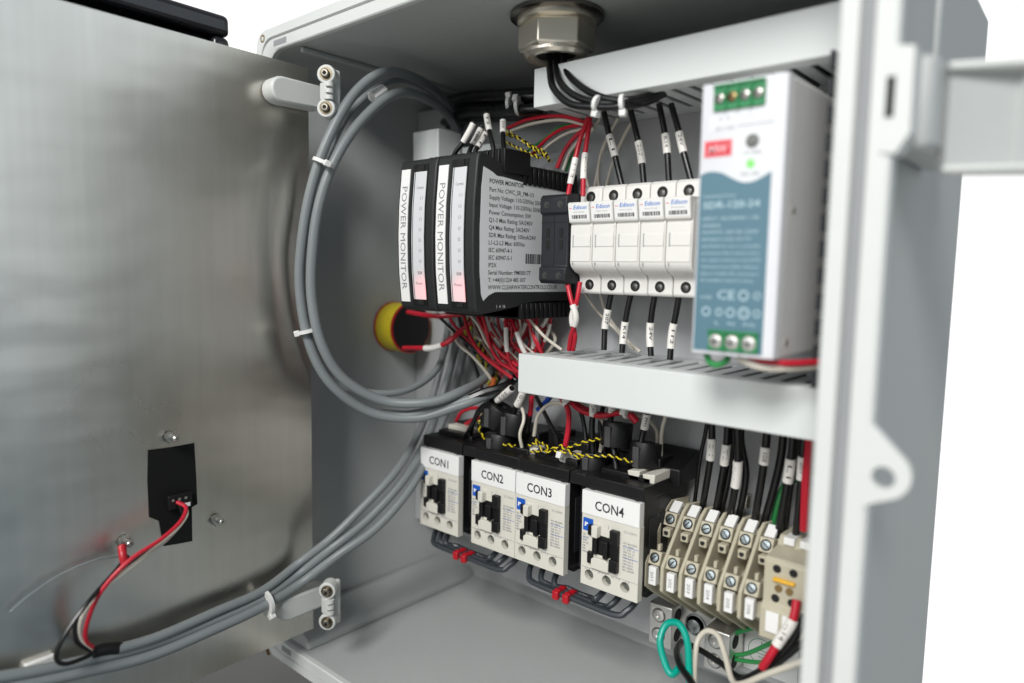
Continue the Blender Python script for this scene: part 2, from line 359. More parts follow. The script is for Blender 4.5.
# outer skin + back, then the inner skin
outer = loft([(X0 + 4, X1 - 4.5, Z0 + 4, Z1 - 4, 12, RY + 6), (X0 + 11, X1 - 9.5, Z0 + 10, Z1 - 10, 14, 47), (X0 + 17, X1 - 15, Z0 + 16, Z1 - 16, 10, 54)], cap=True)
outer.build('outer_wall', case, enc)
inner = loft([(IX0, IX1, IZ0, IZ1, 16, RY + 3), (IX0 - 1, IX1, IZ0, IZ1 + 1, 15, 30), (IX0 + 3, IX1 - 4, IZ0 + 4, IZ1 - 3, 12, 44), (IX0 + 12, IX1 - 12, IZ0 + 12, IZ1 - 12, 10, 48)], cap=True)
inner.build('inner_wall', case, enc)
rim = loft([(X0 + 4, X1 - 4.5, Z0 + 4, Z1 - 4, 12, RY + 10), (X0 + .6, X1 - .6, Z0 + .6, Z1 - .6, 12, RY + 9), (X0, X1, Z0, Z1, 12, RY + 8), (X0, X1, Z0, Z1, 12, RY + 1), (X0 + 1, X1 - 1, Z0 + 1, Z1 - 1, 11, RY),
            (X0 + 7.5, X1 - 8, Z0 + 7, Z1 - 7, 14, RY), (X0 + 8.2, X1 - 8.7, Z0 + 7.7, Z1 - 7.7, 14, RY + 3.2), (X0 + 9.8, X1 - 12.8, Z0 + 9.2, Z1 - 9.2, 16, RY + 3.2),
            (X0 + 10.4, X1 - 13.4, Z0 + 9.8, Z1 - 9.8, 16, RY - 1.4), (IX0 - .8, IX1 + .8, IZ0 - .8, IZ1 + .8, 16, RY - 1.4), (IX0, IX1, IZ0, IZ1, 16, RY - .6), (IX0, IX1, IZ0, IZ1, 16, RY + 3)])
rim.build('rim', rimm, enc, ang=40)
loft([(X0 + 8.3, X1 - 8.8, Z0 + 7.8, Z1 - 7.8, 14, RY + 2.2), (X0 + 9.7, X1 - 12.7, Z0 + 9.1, Z1 - 9.1, 16, RY + 2.2)]).build('gasket', gasket, enc)
# mounting plate on the back
holed([(-337.5, -322), (-247, -322), (-225, -345), (60, -345), (60, 52), (-337.5, 52)], [], 'mounting_plate', platem, enc, 'y', 0, 2.5)
# corner rails moulded into floor and ceiling beside the hinge wall
MB().prism([(-337.5, -384.5), (-337.5, -367), (-330, -366), (-327, -369), (-306, -376), (-303, -380), (-303, -384.5)], 1, -139, 44).build('corner_rail', case, enc, bevel=1)
MB().prism([(-306, 69.8), (-306, 66), (-303, 66), (-303, 69.8)], 1, -139, 44).build('corner_rail', case, enc, bevel=1)
# brass corner inserts in the rim
for (u, v) in ((259.5, 35), (265.5, 652.5)):
    p = at(u, v, RY)
    c = MB().lathe([(2.9, -.4), (2.9, .35), (1.9, .35), (1.7, -1.5), (0.01, -1.6)], (p.x + 4.5, RY, p.z + (-3.5 if v < 100 else 2.5)), (0, -1, 0), 16).build('threaded_insert', brass, enc)
# notches at the inner corners of the rim
MB().box(-329, -312, RY - 1.6, RY + 1, 72.5, 76.5).build('rim_notch', gasket, enc)
MB().box(-329, -316, RY - 1.6, RY + 1, -391, -386.5).build('rim_notch', gasket, enc)
# mounting lug with a hole on the right rim
lug = [(86.5, -142), (89.5, -143.5), (97.5, -151.5)] + [(93.2 + 9.8 * math.cos(math.radians(a)), -161 + 9.8 * math.sin(math.radians(a))) for a in range(48, -75, -12)] + [(90.3, -173), (86.5, -176)]
holed(lug, [(93.6, -162.3, 4.2)], 'mounting_lug', rimm, enc, 'y', RY - .6, RY + 2.4)
# latch: frame with a slot on the rim, block behind and the curved clip swung out to the right
holed([(84.8, -4), (94.2, -6), (94.4, -36), (90, -43), (84.8, -42)], [[(85.8, -16), (88.6, -16), (88.6, -29.5), (85.8, -29.5)]], 'latch_frame', rimm, enc, 'y', RY - 1, RY + 10)
MB().box(85.8, 88.6, RY - 1.3, RY - 1.05, -30, -15.5).build('latch_slot', deep, enc)
MB().prism([(84, -134.5), (97, -134.5), (99, -130), (99, -70), (96, -64), (82.5, -64)], 2, -40, -6).build('latch_block', case, enc, bevel=2.5)
lp = [(98, -116), (101, -120), (121, -106), (124, -108), (127, -106), (127, -101), (124, -100), (122, -101.5), (160, -76), (160, -72), (120, -98), (98, -112)]
MB().prism(lp, 2, -46, -10).build('latch_clip', case, enc, bevel=1.2)
for z0_, z1_ in ((-10.5, -7.5), (-48, -45.5)): MB().prism([(98, -112), (101, -124), (128, -112), (162, -86), (162, -72)], 2, z0_, z1_).build('latch_flange', rimm, enc, bevel=1)
MB().prism([(-60, -8), (50, 2), (58, 6), (60, 14), (60, 60), (-60, 66)], 0, 78, 84).build('mounting_foot', case, enc, bevel=2)

wbn = MB().box(-700, -150, -700, 60, -450, -425).build('workbench', mat('bench_grey', (.16, .155, .14), .5, var=.1), org=(-400, -300, -450)); wbn['kind'] = 'structure'
# ---- hinges between the left wall and the door plate
def hinge(u0, v0, top):
    # wall bracket with two screw bosses (faces right), knuckle and oval body on the plate
    a = atx(327, v0 - 22 if top else v0 - 23, -327); b = atx(329, v0 + 13 if top else v0 + 9, -327); zt, zb, ym = a.z, b.z, a.y
    h = MB()
    return a, b
for (su, sv0, sv1, bu, bv, lab) in ((327, 74, 108, 303, 90, 'upper'), (328, 591, 622, 308, 615, 'lower')):
    a = at(su, sv0, -150); b = at(su, sv1, -150)
    br = MB()
    br.prism([(a.x - 5 + 5 * 0, a.z + 5), (a.x - 1, a.z + 5), (a.x - 1, b.z - 5), (a.x - 5, b.z - 5)], 1, -144, -138)
    br = br.build('hinge', hinge_m, enc, bevel=1.5)
    for p in (a, b):
        MB().cyl((p.x - 6, -143, p.z), (p.x, -151, p.z), 6.2, 24).build('screw_boss', hinge_m, br, bevel=.8)
        MB().lathe([(4.4, 0), (4.4, .5), (2.6, .5), (2.6, 0)], (p.x, -150.8, p.z), (p.x + 160 - p.x * 0 - p.x, -150, 0) if 0 else (.6, -.8, 0), 20).build('washer', mat('dull_brass', (.20, .17, .12), .4, metal=1), br)
        sc = MB().lathe([(2.9, -1), (2.9, 2.2), (2.2, 3), (0.01, 3.1)], (p.x + .1, -151, p.z), (.6, -.8, 0), 16).build('screw', mat('dull_screw', (.26, .24, .20), .38, metal=1), br)
        MB().lathe([(1.4, 3.12), (0.9, 3.14), (0.01, 3.14)], (p.x + .1, -151, p.z), (.6, -.8, 0), 6).build('socket', deep, br)
    zc = (a.z + b.z) / 2
    for k in (-1, 0, 1):
        MB().cyl((a.x + 1, -149, zc + k * 4.2 - 1.3), (a.x + 1, -149, zc + k * 4.2 + 1.3), 3, 16).build('knuckle', hinge_m, br)
    MB().box(a.x - 6, a.x + 1, -152, -145, zc - 6, zc + 6).build('knuckle_arm', hinge_m, br, bevel=1)
    # oval body lying on the door plate
    q = at(bu - 26, bv, -172); z1, z0 = zc + 8.5, zc - 8.5
    prof = []
    for k in range(9):
        t = math.pi / 2 + math.pi * k / 8; prof.append((-171 + 8.5 * math.cos(t) * 1.0, zc + 8.5 * math.sin(t)))
    prof += [(-140, zc - 8.0), (-140, zc + 8.0)]
    MB().prism(prof, 0, -289.5, -276).build('hinge_body', hinge_m, br, bevel=1.5)

# ---- the door: local frame, x along the plate away from the hinge, y pointing at the viewer side (the inner face), z up
DO = Vector((-291.5, -142, 0)); DA = math.radians(-87.65)
door = MB()
door.box(50, 470, -62, -14, 62, 76).box(110, 470, -62, -14, -400, -382).box(50, 62, -62, -14, -340, 62).box(50, 470, -64, -56, -340, 76)
door.box(62, 80, -56, -20, 20, 62)
door = door.build('door', doorblk, None, bevel=5, seg=4, local=True)
door.parent = enc; door.location = (DO - ORG['enclosure']) * S; door.rotation_euler = (0, 0, DA)
holed([(0, -361), (455, -361), (455, 52), (0, 52)], [], 'inner_plate', alu_b, door, 'y', 0, -2, local=True)
Mdoor = Matrix.Rotation(DA, 3, 'Z'); Ndoor = Mdoor @ Vector((0, 1, 0))
def atd(u, v, off=0):
    d = ray(u, v); o = DO + Ndoor * off; t = (o - CAM).dot(Ndoor) / d.dot(Ndoor); p = CAM + d * t; return Mdoor.inverted() @ (p - DO)
def dw(l): return DO + Mdoor @ l
# black insulating tape patch
pts = [atd(u, v) for u, v in ((148, 450), (172, 447), (194, 443), (196, 478), (197, 504), (191.5, 507), (192, 541), (176, 544), (163, 546), (159, 521), (149, 517), (147.5, 480))]
MB().prism([(p.x, p.z) for p in pts], 1, 0.1, 0.5).build('black_tape', mat('tape_black', (.008, .008, .008), .75, spec=.2), door, local=True)
p = atd(177, 500); cn = MB().box(p.x - 7.5, p.x + 7.5, 0.5, 5, p.z - 4, p.z + 5).build('connector', blk, door, bevel=.4, local=True)
MB().box(p.x - 6, p.x + 1, 5, 5.25, p.z - 4, p.z - 1.5).build('connector_tag', white, door, local=True)
for k in (-3, 1, 5): MB().cyl((p.x + k, 5, p.z + 2), (p.x + k, 5.6, p.z + 2), .9, 10).build('contact_pin', steel, door, local=True)
for u, v in ((174, 438), (220, 521), (128, 543)):
    p = atd(u, v, 6); n_ = MB().lathe([(2.7, 0), (2.7, .8), (2.2, 1.2), (2.2, 1.5)], (p.x, 0, p.z), (0, 1, 0), 16)
    n_.lathe([(4.0, 1.2), (4.0, 5)], (p.x, 0, p.z), (0, 1, 0), 6); n_.lathe([(2.1, 4.9), (2.1, 9), (1.5, 9.6), (.9, 9.6), (.9, 8), (.01, 8)], (p.x, 0, p.z), (0, 1, 0), 14)
    n_.build('stud', steel, door, local=True)
screw((60, -30, 76.2), (0, 0, 1), 3, 'door_screw', door, h=.8, cross=False, local=True)
screw((50, -38, 69), (-1, 0, 0), 3, 'door_screw', door, h=.8, cross=False, local=True)
# white adhesive tie mount at the lower left of the door
p = atd(38, 668, 0); MB().box(p.x - 8, p.x + 7, .1, 4, p.z - 5, p.z + 6).build('tie_mount', tie, door, bevel=.8, local=True)

# ================================================================== DUCTS
def duct(label, x0, x1, z0, z1):
    t = thing('wiring_duct', ((x0 + x1) / 2, 0, z0), label, 'wiring duct', 'slotted wiring ducts')
    MB().box(x0, x1, -78, -74, z0, z1).box(x0, x1, -74.1, -66, z1 - 1.2, z1).box(x0, x1, -74.1, -66, z0, z0 + 1.2).build('cover', ductm, t, bevel=.7)
    for zz, nm in ((z0 + 2.4, 'slotted_side'), (z1 - 2.4, 'slotted_side')):
        mb = MB(); x = x0 + 1; mb.box(x0, x1, -14, -1, zz - .8, zz + .8)
        while x < x1 - 8:
            mb.prism([(x, -14), (x, -71), (x + .8, -72), (x + 6.6, -72), (x + 7.4, -71), (x + 7.4, -14)], 2, zz - .8, zz + .8); x += 11.2
        mb.build(nm, ductg, t, bevel=.25, seg=1)
    MB().box(x0, x1, -1.8, -.2, z0 + 1.6, z1 - 1.6).build('base', ductg, t)
    MB().box(x0 + 3, x1 - 1, -68, -6, z0 + 5.5, z1 - 5.5).build('dark_fill', deep, t, bevel=3)  # black box added inside to darken the slots, standing in for wires
    return t
duct('upper pale grey slotted wiring duct above the white fuse holders', -137.5, 67, 15.5, 39.5)
duct('lower pale grey slotted wiring duct between the fuse holders and the contactors', -146, 67, -168, -142)
vd = thing('wiring_duct', (58, 0, -140), 'dark narrow upright wiring duct seen edge-on behind the power supply', 'wiring duct', 'slotted wiring ducts')
mb = MB(); z = -139
while z < 12: mb.box(49, 50.6, -96, -4, z, z + 7.5); z += 12
mb.build('slotted_side', relay, vd); MB().box(52, 66, -92, -2, -140, 14).build('cover', relay, vd)
# DIN rails
for (x0, x1, z, lab) in ((-300, 48, -70, 'upper steel mounting rail behind the monitors and fuse holders'), (-262, 60, -262, 'lower steel mounting rail behind the contactors and terminals')):
    t = MB(); t.box(x0, x1, -1.5, -.2, z - 12, z + 12).box(x0, x1, -7, -1.4, z + 11, z + 12.2).box(x0, x1, -7, -1.4, z - 12.2, z - 11).box(x0, x1, -7.6, -6.6, z + 12, z + 17.5).box(x0, x1, -7.6, -6.6, z - 17.5, z - 12)
    o = t.build('mounting_rail', steel, org=(x0, 0, z)); tag(o, lab, 'rail', 'steel rails')

# ================================================================== POWER SUPPLY
ps = thing('power_supply', (20, -8, -125.2), 'pale grey power supply with wavy teal label and green screw terminals', 'power supply')
MB().box(0.3, 40, -114, -8, -125, -.2).build('metal_case', psum, ps, bevel=1.2)
MB().prism([(0, -114), (0, -119.5), (1, -120), (36, -120), (39.6, -118.4), (40.3, -114)], 2, -125.2, 0).build('front_face', psuf, ps, bevel=.5)
# wavy teal label
wv = [(1.2, -110)]
wave = [(1.2 + 33.6 * k / 16, -43 - 3.2 * math.sin((k / 16 - .42) * 2 * math.pi * .95) * (1 if k / 16 > .25 else .9)) for k in range(17)]
lab = [(1.2, -123.6)] + [(x, z) for x, z in wave] + [(34.8, -123.6)]
lb = MB().prism(lab, 1, -120.25, -120.02).build('teal_label', teal, ps)
R_, U_ = (1, 0, 0), (0, 0, 1)
text('SDR-120-24', 3.0, inkl, (3.2, -120.28, -57), R_, U_, lb, width=27, bold=.01)
text('Switching Power', 1.3, inkl, (3.2, -120.28, -52), R_, U_, lb, width=16)
for i, (s_, wd) in enumerate((('INPUT: 100-240VAC 1.4A', 27), ('50/60Hz', 9), ('OUTPUT: 24V 5A 120W', 27), ('EFFICIENCY LEVEL 93% TYP', 24), ('CAUTION: For use in a controlled', 28), ('environment. Risk of electric shock', 28),
        ('Use copper conductors only 60/75C', 29), ('Tightening torque 0.8Nm, Pollution', 28), ('degree 2. Ambient 50C, derate above', 28), ('See installation manual for details', 26))):
    text(s_, 1.25 if i > 2 else 1.5, inkl, (3.2, -120.28, -62.5 - 3.15 * i), R_, U_, lb, width=wd)
text('LISTED', 1.4, inkl, (3.5, -120.28, -99), R_, U_, lb); text('CE', 4.2, inkl, (12, -120.28, -99), R_, U_, lb, width=8.5)
for i, (x, z, r) in enumerate(((25, -97, 2.4), (31.3, -97, 1.7), (7, -105, 2.2), (13.5, -105, 1.8), (19, -105, 2.2), (25.5, -105, 2.7), (31.5, -105, 1.8))):
    mb = MB(); n = 18
    for k in range(n):
        a0, a1 = 2 * math.pi * k / n, 2 * math.pi * (k + 1) / n
        mb.add([(x + rr * math.cos(a), -120.3, z + rr * math.sin(a)) for rr, a in ((r, a0), (r * .72, a0), (r * .72, a1), (r, a1))], [(0, 1, 2, 3)])
    flat(mb, 'approval_mark', inkl, lb); 
text('N', 1.5, inkl, (24.6, -120.3, -105.7), R_, U_, lb); text('L   N   FG', 1.6, inkl, (11.5, -120.3, -111), R_, U_, lb, width=19)
# top green terminal block
def greenblock(x0, x1, z0, z1, n, nm, big):
    g = MB().box(x0, x1, -121.4, -119, z0, z1).box(x0, x1, -122.6, -121.3, z1 - 1.1, z1).build(nm, green, ps, bevel=.3)
    w_ = (x1 - x0) / n
    for k in range(n):
        cx = x0 + w_ * (k + .5); cz = (z0 + z1) / 2 - .4
        if k: MB().box(x0 + w_ * k - .4, x0 + w_ * k + .4, -122.8, -121.2, z0, z1).build('divider', green, g)
        MB().lathe([(w_ * .42, 0), (w_ * .42, .2), (0.01, .2)], (cx, -121.4, cz), (0, -1, 0), 18).build('screw_well', deep if not big else steel, g)
        MB().lathe([(w_ * .34, 0), (w_ * .34, .6), (w_ * .2, .9), (.01, .9)], (cx, -121.5, cz), (0, -1, 0), 16).build('terminal_screw', brass if (not big and k == 1) else steel if not big else alu, g)
        MB().box(cx - w_ * .22, cx + w_ * .22, -122.55, -122.3, cz - .35, cz + .35).box(cx - .35, cx + .35, -122.57, -122.3, cz - w_ * .22, cz + w_ * .22).build('cross_slot', deep, g)
    return g
greenblock(6.5, 30.5, -13, -1.6, 4, 'output_terminal', False)
greenblock(9, 33, -123, -113.5, 3, 'input_terminal', True)
ff = MB().box(4.4, 34, -120.1, -120.02, -22, -15).build('icon_panel', psuf, ps)
text('+  +', 2.2, inkg, (9, -120.2, -17.8), R_, U_, ff); text('-  -', 2.2, inkg, (21.5, -120.2, -17.8), R_, U_, ff)
text('DC OK', 1.4, inkg, (7.6, -120.2, -21.6), R_, U_, ff, width=9)
flat(MB().add([(18, -120.2, -20.4), (35, -120.2, -20.4), (35, -120.2, -20.7), (18, -120.2, -20.7)], [(0, 1, 2, 3)]), 'printed_line', inkg, ff)
lg = MB().box(2.4, 16, -120.2, -120.02, -33.6, -26).build('red_logo', inkp, ps)
MB().box(3.2, 15.2, -120.3, -120.18, -32.9, -26.8).build('logo_field', inkr, lg)
text('MW', 3.6, mat('logo_rose', (.75, .45, .47)), (4.2, -120.34, -31.8), R_, U_, lg, width=10, bold=.02, shear=.2)
pt = MB().lathe([(3.1, 0), (3.1, .3), (2.4, .3), (2.2, .05), (1.6, .1), (1.5, .9), (.01, .9)], (25.5, -120, -28), (0, -1, 0), 18).build('trim_pot', mat('dark_steel', (.16, .16, .15), .35, metal=1), ps)
text('+V ADJ.', 1.3, inkg, (21, -120.2, -33.6), R_, U_, pt, width=9)
ld = MB().lathe([(1.9, 0), (1.9, .6), (1.2, 1.2), (.01, 1.4)], (25.2, -120, -37.8), (0, -1, 0), 16).build('status_lamp', ledg, ps)
text('DC OK', 1.4, inkg, (20.8, -120.2, -43), R_, U_, ld, width=8.5)
for z in (-58, -118): MB().lathe([(1.7, 0), (1.7, .3), (1, .5), (.01, .4)], (40, -106, z), (1, 0, 0), 12).build('case_screw', nickel, ps)

# ================================================================== FUSE HOLDERS
def fuse(org, label):
    x, z = org; t = thing('fuse_holder', (x, 0, z), label, 'fuse holder', 'row of white fuse holders')
    W = 17.0
    prof = [(-4, 11.5), (-44, 11.5), (-46.5, 9.5), (-46.5, -1), (-56, -3), (-56.5, -38), (-55.5, -41), (-51, -44.5), (-46.5, -46), (-45.3, -48), (-45.3, -57), (-44, -58.5), (-4, -58.5)]
    MB().prism([(y, z + b) for y, b in prof], 0, x + .1, x + W).build('body', fusew, t, bevel=.7)
    MB().prism([(y, z + b) for y, b in ((-46, .6), (-59.6, .2), (-60.6, -.6), (-58.6, -12.3), (-57.6, -13), (-46, -13))], 0, x + .25, x + W - .15).build('lever', fusew, t, bevel=.5)
    # printed label on the sloping lever
    a = Vector((x + .8, -60.75, z - 1.0)); up = Vector((0, -2.0, 11.2)).normalized(); n = Vector((1, 0, 0)).cross(up)
    lbm = MB().add([a, a + Vector((15.8, 0, 0)), a + Vector((15.8, 0, 0)) - up * 10.4, a - up * 10.4], [(0, 1, 2, 3)]); lbo = flat(lbm, 'label', white, t)
    text('Edison', 2.5, inkb, a + Vector((3.6, 0, 0)) - up * 3.4, (1, 0, 0), up, lbo, width=10.5, shear=.25, bold=.015)
    text('~', 2.5, inkp, a + Vector((.6, 0, 0)) - up * 3.6, (1, 0, 0), up, lbo, width=2.2, bold=.03)
    text('CHM1DU 30A 600V', .8, inkg, a + Vector((3.4, 0, 0)) - up * 5.6, (1, 0, 0), up, lbo, width=9)
    bc = MB(); q = 2.2
    rnd = random.Random(3)
    while q < 14.3:
        bw = rnd.choice((.35, .6, 1.0)); p0 = a + Vector((q, 0, 0)) - up * 7 + n * .04
        bc.add([p0, p0 + Vector((bw, 0, 0)), p0 + Vector((bw, 0, 0)) - up * 2.4, p0 - up * 2.4], [(0, 1, 2, 3)]); q += bw + rnd.choice((.3, .5))
    flat(bc, 'barcode', ink, lbo)
    MB().box(x + .8, x + W - .6, -57, -56.2, z - 40.5 + 3, z - 14.5).build('drawer', fusew, t, bevel=.25)
    hd = MB().box(x + 3.4, x + W - .5, -57.5, -56.9, z - 28, z - 21).build('handle', fusew, t, bevel=.2)
    MB().box(x + 2.6, x + 3.5, -57.2, -56.95, z - 28.4, z - 20.6).box(x + 2.6, x + 3.1, -57.2, -56.95, z - 40, z - 38).build('handle_shadow_gap', gasket, hd)
    for zz, yy, r in ((4.6, -46.5, 3.6), (-52.4, -45.3, 3.5)):
        MB().lathe([(r + .5, -.3), (r + .5, .12), (r, .14), (r, -.0), (.01, .0)], (x + 8.6, yy, z + zz), (0, -1, 0), 20).build('screw_hole_ring', fusew, t)
        MB().lathe([(r, -.1), (r, .16), (.01, .16)], (x + 8.6, yy, z + zz), (0, -1, 0), 20).build('screw_hole', deep, t)
        MB().lathe([(r * .62, .1), (r * .5, .3), (.01, .3)], (x + 8.3, yy, z + zz - .5), (0, -1, 0), 12).build('terminal_screw', mat('dark_steel', (.16, .16, .15), .35, metal=1), t)
    return t
FX = -121.8
fl = ['leftmost white fuse holder, touching the black relay block', 'second white fuse holder from the black relay block', 'middle one of the five white fuse holders',
      'fourth white fuse holder from the left, one before the power supply', 'white fuse holder half hidden behind the power supply edge']
for i in range(5): fuse((FX + 17.5 * i, -43.2), fl[i])

# ================================================================== BLACK RELAY BLOCK
rb = thing('relay_block', (-134, 0, -66), 'charcoal two-pole relay block between the monitor label and the white fuse holders', 'relay')
MB().prism([(-2, -36), (-50, -36), (-58, -37), (-60, -39), (-60, -49), (-58, -50), (-58, -84), (-60, -85), (-60, -93), (-58, -95.5), (-2, -95.5)], 0, -145, -122.4).build('body', relay, rb, bevel=.8)
for x in (-139.4, -128.2):
    for z in (-43.5, -90): MB().lathe([(2.2, 0), (2.2, .1), (1.3, .1), (1.2, .6), (.01, .6)], (x, -60, z), (0, -1, 0), 14).build('terminal_screw', mat('dark_steel', (.16, .16, .15), .35, metal=1), rb)
    for z in (-62, -70): MB().box(x - 1.3, x + 1.5, -58.3, -57.9, z - 3, z + 3).build('slot', deep, rb)
MB().box(-134, -133.6, -58.2, -57.9, -84, -50).build('seam', deep, rb)
MB().box(-145, -122.6, -58.2, -57.9, -55.3, -54.9).build('seam', deep, rb)

# ================================================================== POWER MONITORS
def monitor(x, last, label):
    W = 37.0; t = thing('power_monitor', (x, 0, -116), label, 'power monitor', 'black power monitors')
    xe = x + W
    # curved body profile in Y/Z, front nose rounded
    prof = [(-4, -28), (-50, -28), (-74, -22), (-92, -17), (-104, -13.2), (-108, -14), (-109.5, -18), (-112, -45), (-112.6, -66), (-112, -88), (-109.5, -111), (-108, -114.5), (-104, -116), (-90, -114.5), (-70, -112), (-50, -109), (-4, -109)]
    MB().prism(prof, 0, x + .3, xe).build('housing', blkm, t, bevel=1.3, seg=3)
    # terminal combs on top and bottom
    for (zz, y0, y1, nm) in ((-23, -66, -4, 'top_terminals'), (-113.5, -66, -4, 'bottom_terminals')):
        mb = MB(); y = y0
        while y < y1 - 3: mb.box(x + 1, xe + 1.0, y, y + 3.6, zz - 7, zz + (6 if zz > -50 else 4)); y += 5.1
        mb.box(x + 1, xe - 1.5, y0, y1, zz - 6, zz + 3); mb.build(nm, blk, t, bevel=.3, seg=1)
    pb = MB(); xx = x + 3
    while xx < x + 35: pb.box(xx, xx + 4.2, -86, -60, -24, -8.5); xx += 5.2
    pb.box(x + 3, x + 35, -84, -60, -24, -11).build('top_plug', blk, t, bevel=.4)
    # front strips follow the curved nose
    def strip(x0, x1, z0, z1, off, nm, m, par=None):
        vs = []; fs = []; n = 14
        def yy(z):
            pr_ = [(-18, -109.5), (-45, -112), (-66, -112.6), (-88, -112), (-111, -109.5)]
            for (za, ya), (zb, yb) in zip(pr_, pr_[1:]):
                if z <= za and z >= zb: return ya + (yb - ya) * (z - za) / (zb - za)
            return -109.5
        for k in range(n + 1):
            z = z0 + (z1 - z0) * k / n
            for xx in (x0, x1): vs += [(xx, yy(z) - off, z), (xx, yy(z) + .5, z)]
        for k in range(n):
            a = k * 4; b = a + 4; fs += [(a, a + 2, b + 2, b), (a, b, b + 1, a + 1), (a + 2, a + 3, b + 3, b + 2)]
        fs += [(0, 1, 3, 2), (n * 4, n * 4 + 2, n * 4 + 3, n * 4 + 1)]
        return MB().add(vs, fs).build(nm, m, par or t, ang=50)
    def wy(off):
        def f(z):
            pr_ = [(-18, -109.5), (-45, -112), (-66, -112.6), (-88, -112), (-111, -109.5)]
            n = 14; zs = [-20 - 90 * k / n for k in range(n + 1)]
            for (za, ya), (zb, yb) in zip(pr_, pr_[1:]):
                if z <= za and z >= zb: return ya + (yb - ya) * (z - za) / (zb - za) - off
            return -109.5 - off
        return f
    ws = strip(x + 2.6, x + 11.6, -20, -110, .5, 'name_strip', white)
    strip(x + 14.5, x + 29.5, -17.5, -112, .35, 'lamp_bezel', blk)
    strip(x + 16.2, x + 28.6, -22.5, -108, .65, 'lamp_panel', panelw)
    strip(x + 17.0, x + 17.5, -22.5, -108, .8, 'panel_line', ink)
    for (z0, z1) in ((-18, -22.3), (-108.2, -111.5)):
        strip(x + 20.5, x + 26, z0, z1, .9, 'panel_catch', deep)
    # lettering: name runs downward
    tx = 'POWER MONITOR'; n = len(tx)
    text(tx, 5.3, inkg, (x + 4.6, -113.2, -31), (0, 0, -1), (1, 0, 0), ws, width=70, bold=.0, warp=wy(.62))
    for k, s_ in enumerate(('Comms', 'L1', 'L2', 'L3', 'Q1', 'Q2', 'Q3', 'Q4', 'SDR', 'Power')):
        z = (-34, -41, -48, -55, -62, -69, -76, -83, -91, -98)[k]; wd = 7 if len(s_) > 3 else 2.6
        y = -113.35 if -88 < z < -44 else -112.4 if -97 < z < -36 else -111.9
        text(s_, 1.9, inkg if k != 8 else ink, (x + (19.5 if len(s_) > 3 else 23.5 if k != 8 else 22), y, z), R_, U_, ws, width=wd if k != 8 else 4.6, warp=wy(.78))
    if last:
        # grey rating label on the right side
        X = xe + .25
        pl = [(-104.4, -22.5), (-106, -35), (-107, -62), (-106.6, -88), (-105, -103), (-103, -107), (-98, -103.5), (-92, -101.5), (-10, -102), (-10, -31), (-60, -29), (-86, -27), (-92, -27), (-96, -25)]
        so = MB().prism(pl, 0, xe + .05, X).build('rating_label', mat('label_silver', (.72, .74, .75), .38, var=.03), t)
        rows = ['POWER MONITOR', 'Part No: CWC_SR_PM-1/3', 'Supply Voltage: 110-230Vac 50/60Hz', 'Input Voltage: 110-230Vac 50/60Hz', 'Power Consumption: 5W', 'Q1-3 Max Rating: 5A/240V', 'Q4 Max Rating: 5A/240V', 'SDR Max Rating: 100mA/24V',
                'L1-L2-L3 Max: 600Vac', 'IEC 60947-4-1', 'IEC 60947-5-1', 'IP2X', 'Serial Number: PM000177', 'T: +44(0)1224 485 007', 'WWW.CLEARWATERCONTROLS.CO.UK']
        for k, s_ in enumerate(rows):
            text(s_, 2.75, ink, (X, -99, -32.6 - 4.8 * k + (0 if k else .5)), (0, 1, 0), U_, so, bold=.026 if k == 0 else .014)
        bc = MB(); y = -62; rnd = random.Random(5)
        while y < -25:
            bw = rnd.choice((.5, .8, 1.4)); bc.add([(X + .05, y, -82.5), (X + .05, y + bw, -82.5), (X + .05, y + bw, -75.8), (X + .05, y, -75.8)], [(0, 1, 2, 3)]); y += bw + rnd.choice((.4, .7))
        flat(bc, 'barcode', ink, so)
        text('1  4  16', 2, white, (xe + 1.2, -92, -112), (0, 1, 0), U_, t)
    return t
monitor(-229.8, False, 'black power monitor on the left, next to the grey cabinet side wall')
monitor(-192.3, True, 'black power monitor on the right, with the silver rating label on its side')
# grey end block above the monitors
p = at(413, 131, -55); q = at(438, 157, -55)
eb = thing('end_block', ((p.x + q.x) / 2, -20, q.z), 'plain light grey block standing above the left power monitor', 'terminal block')
MB().box(p.x, q.x, -55, -30, -30, p.z - 1).build('body', ductm, eb, bevel=1)
MB().box(q.x, q.x + 34, -30, -12, -14, p.z - 12).build('side_arm', ductm, eb, bevel=1)

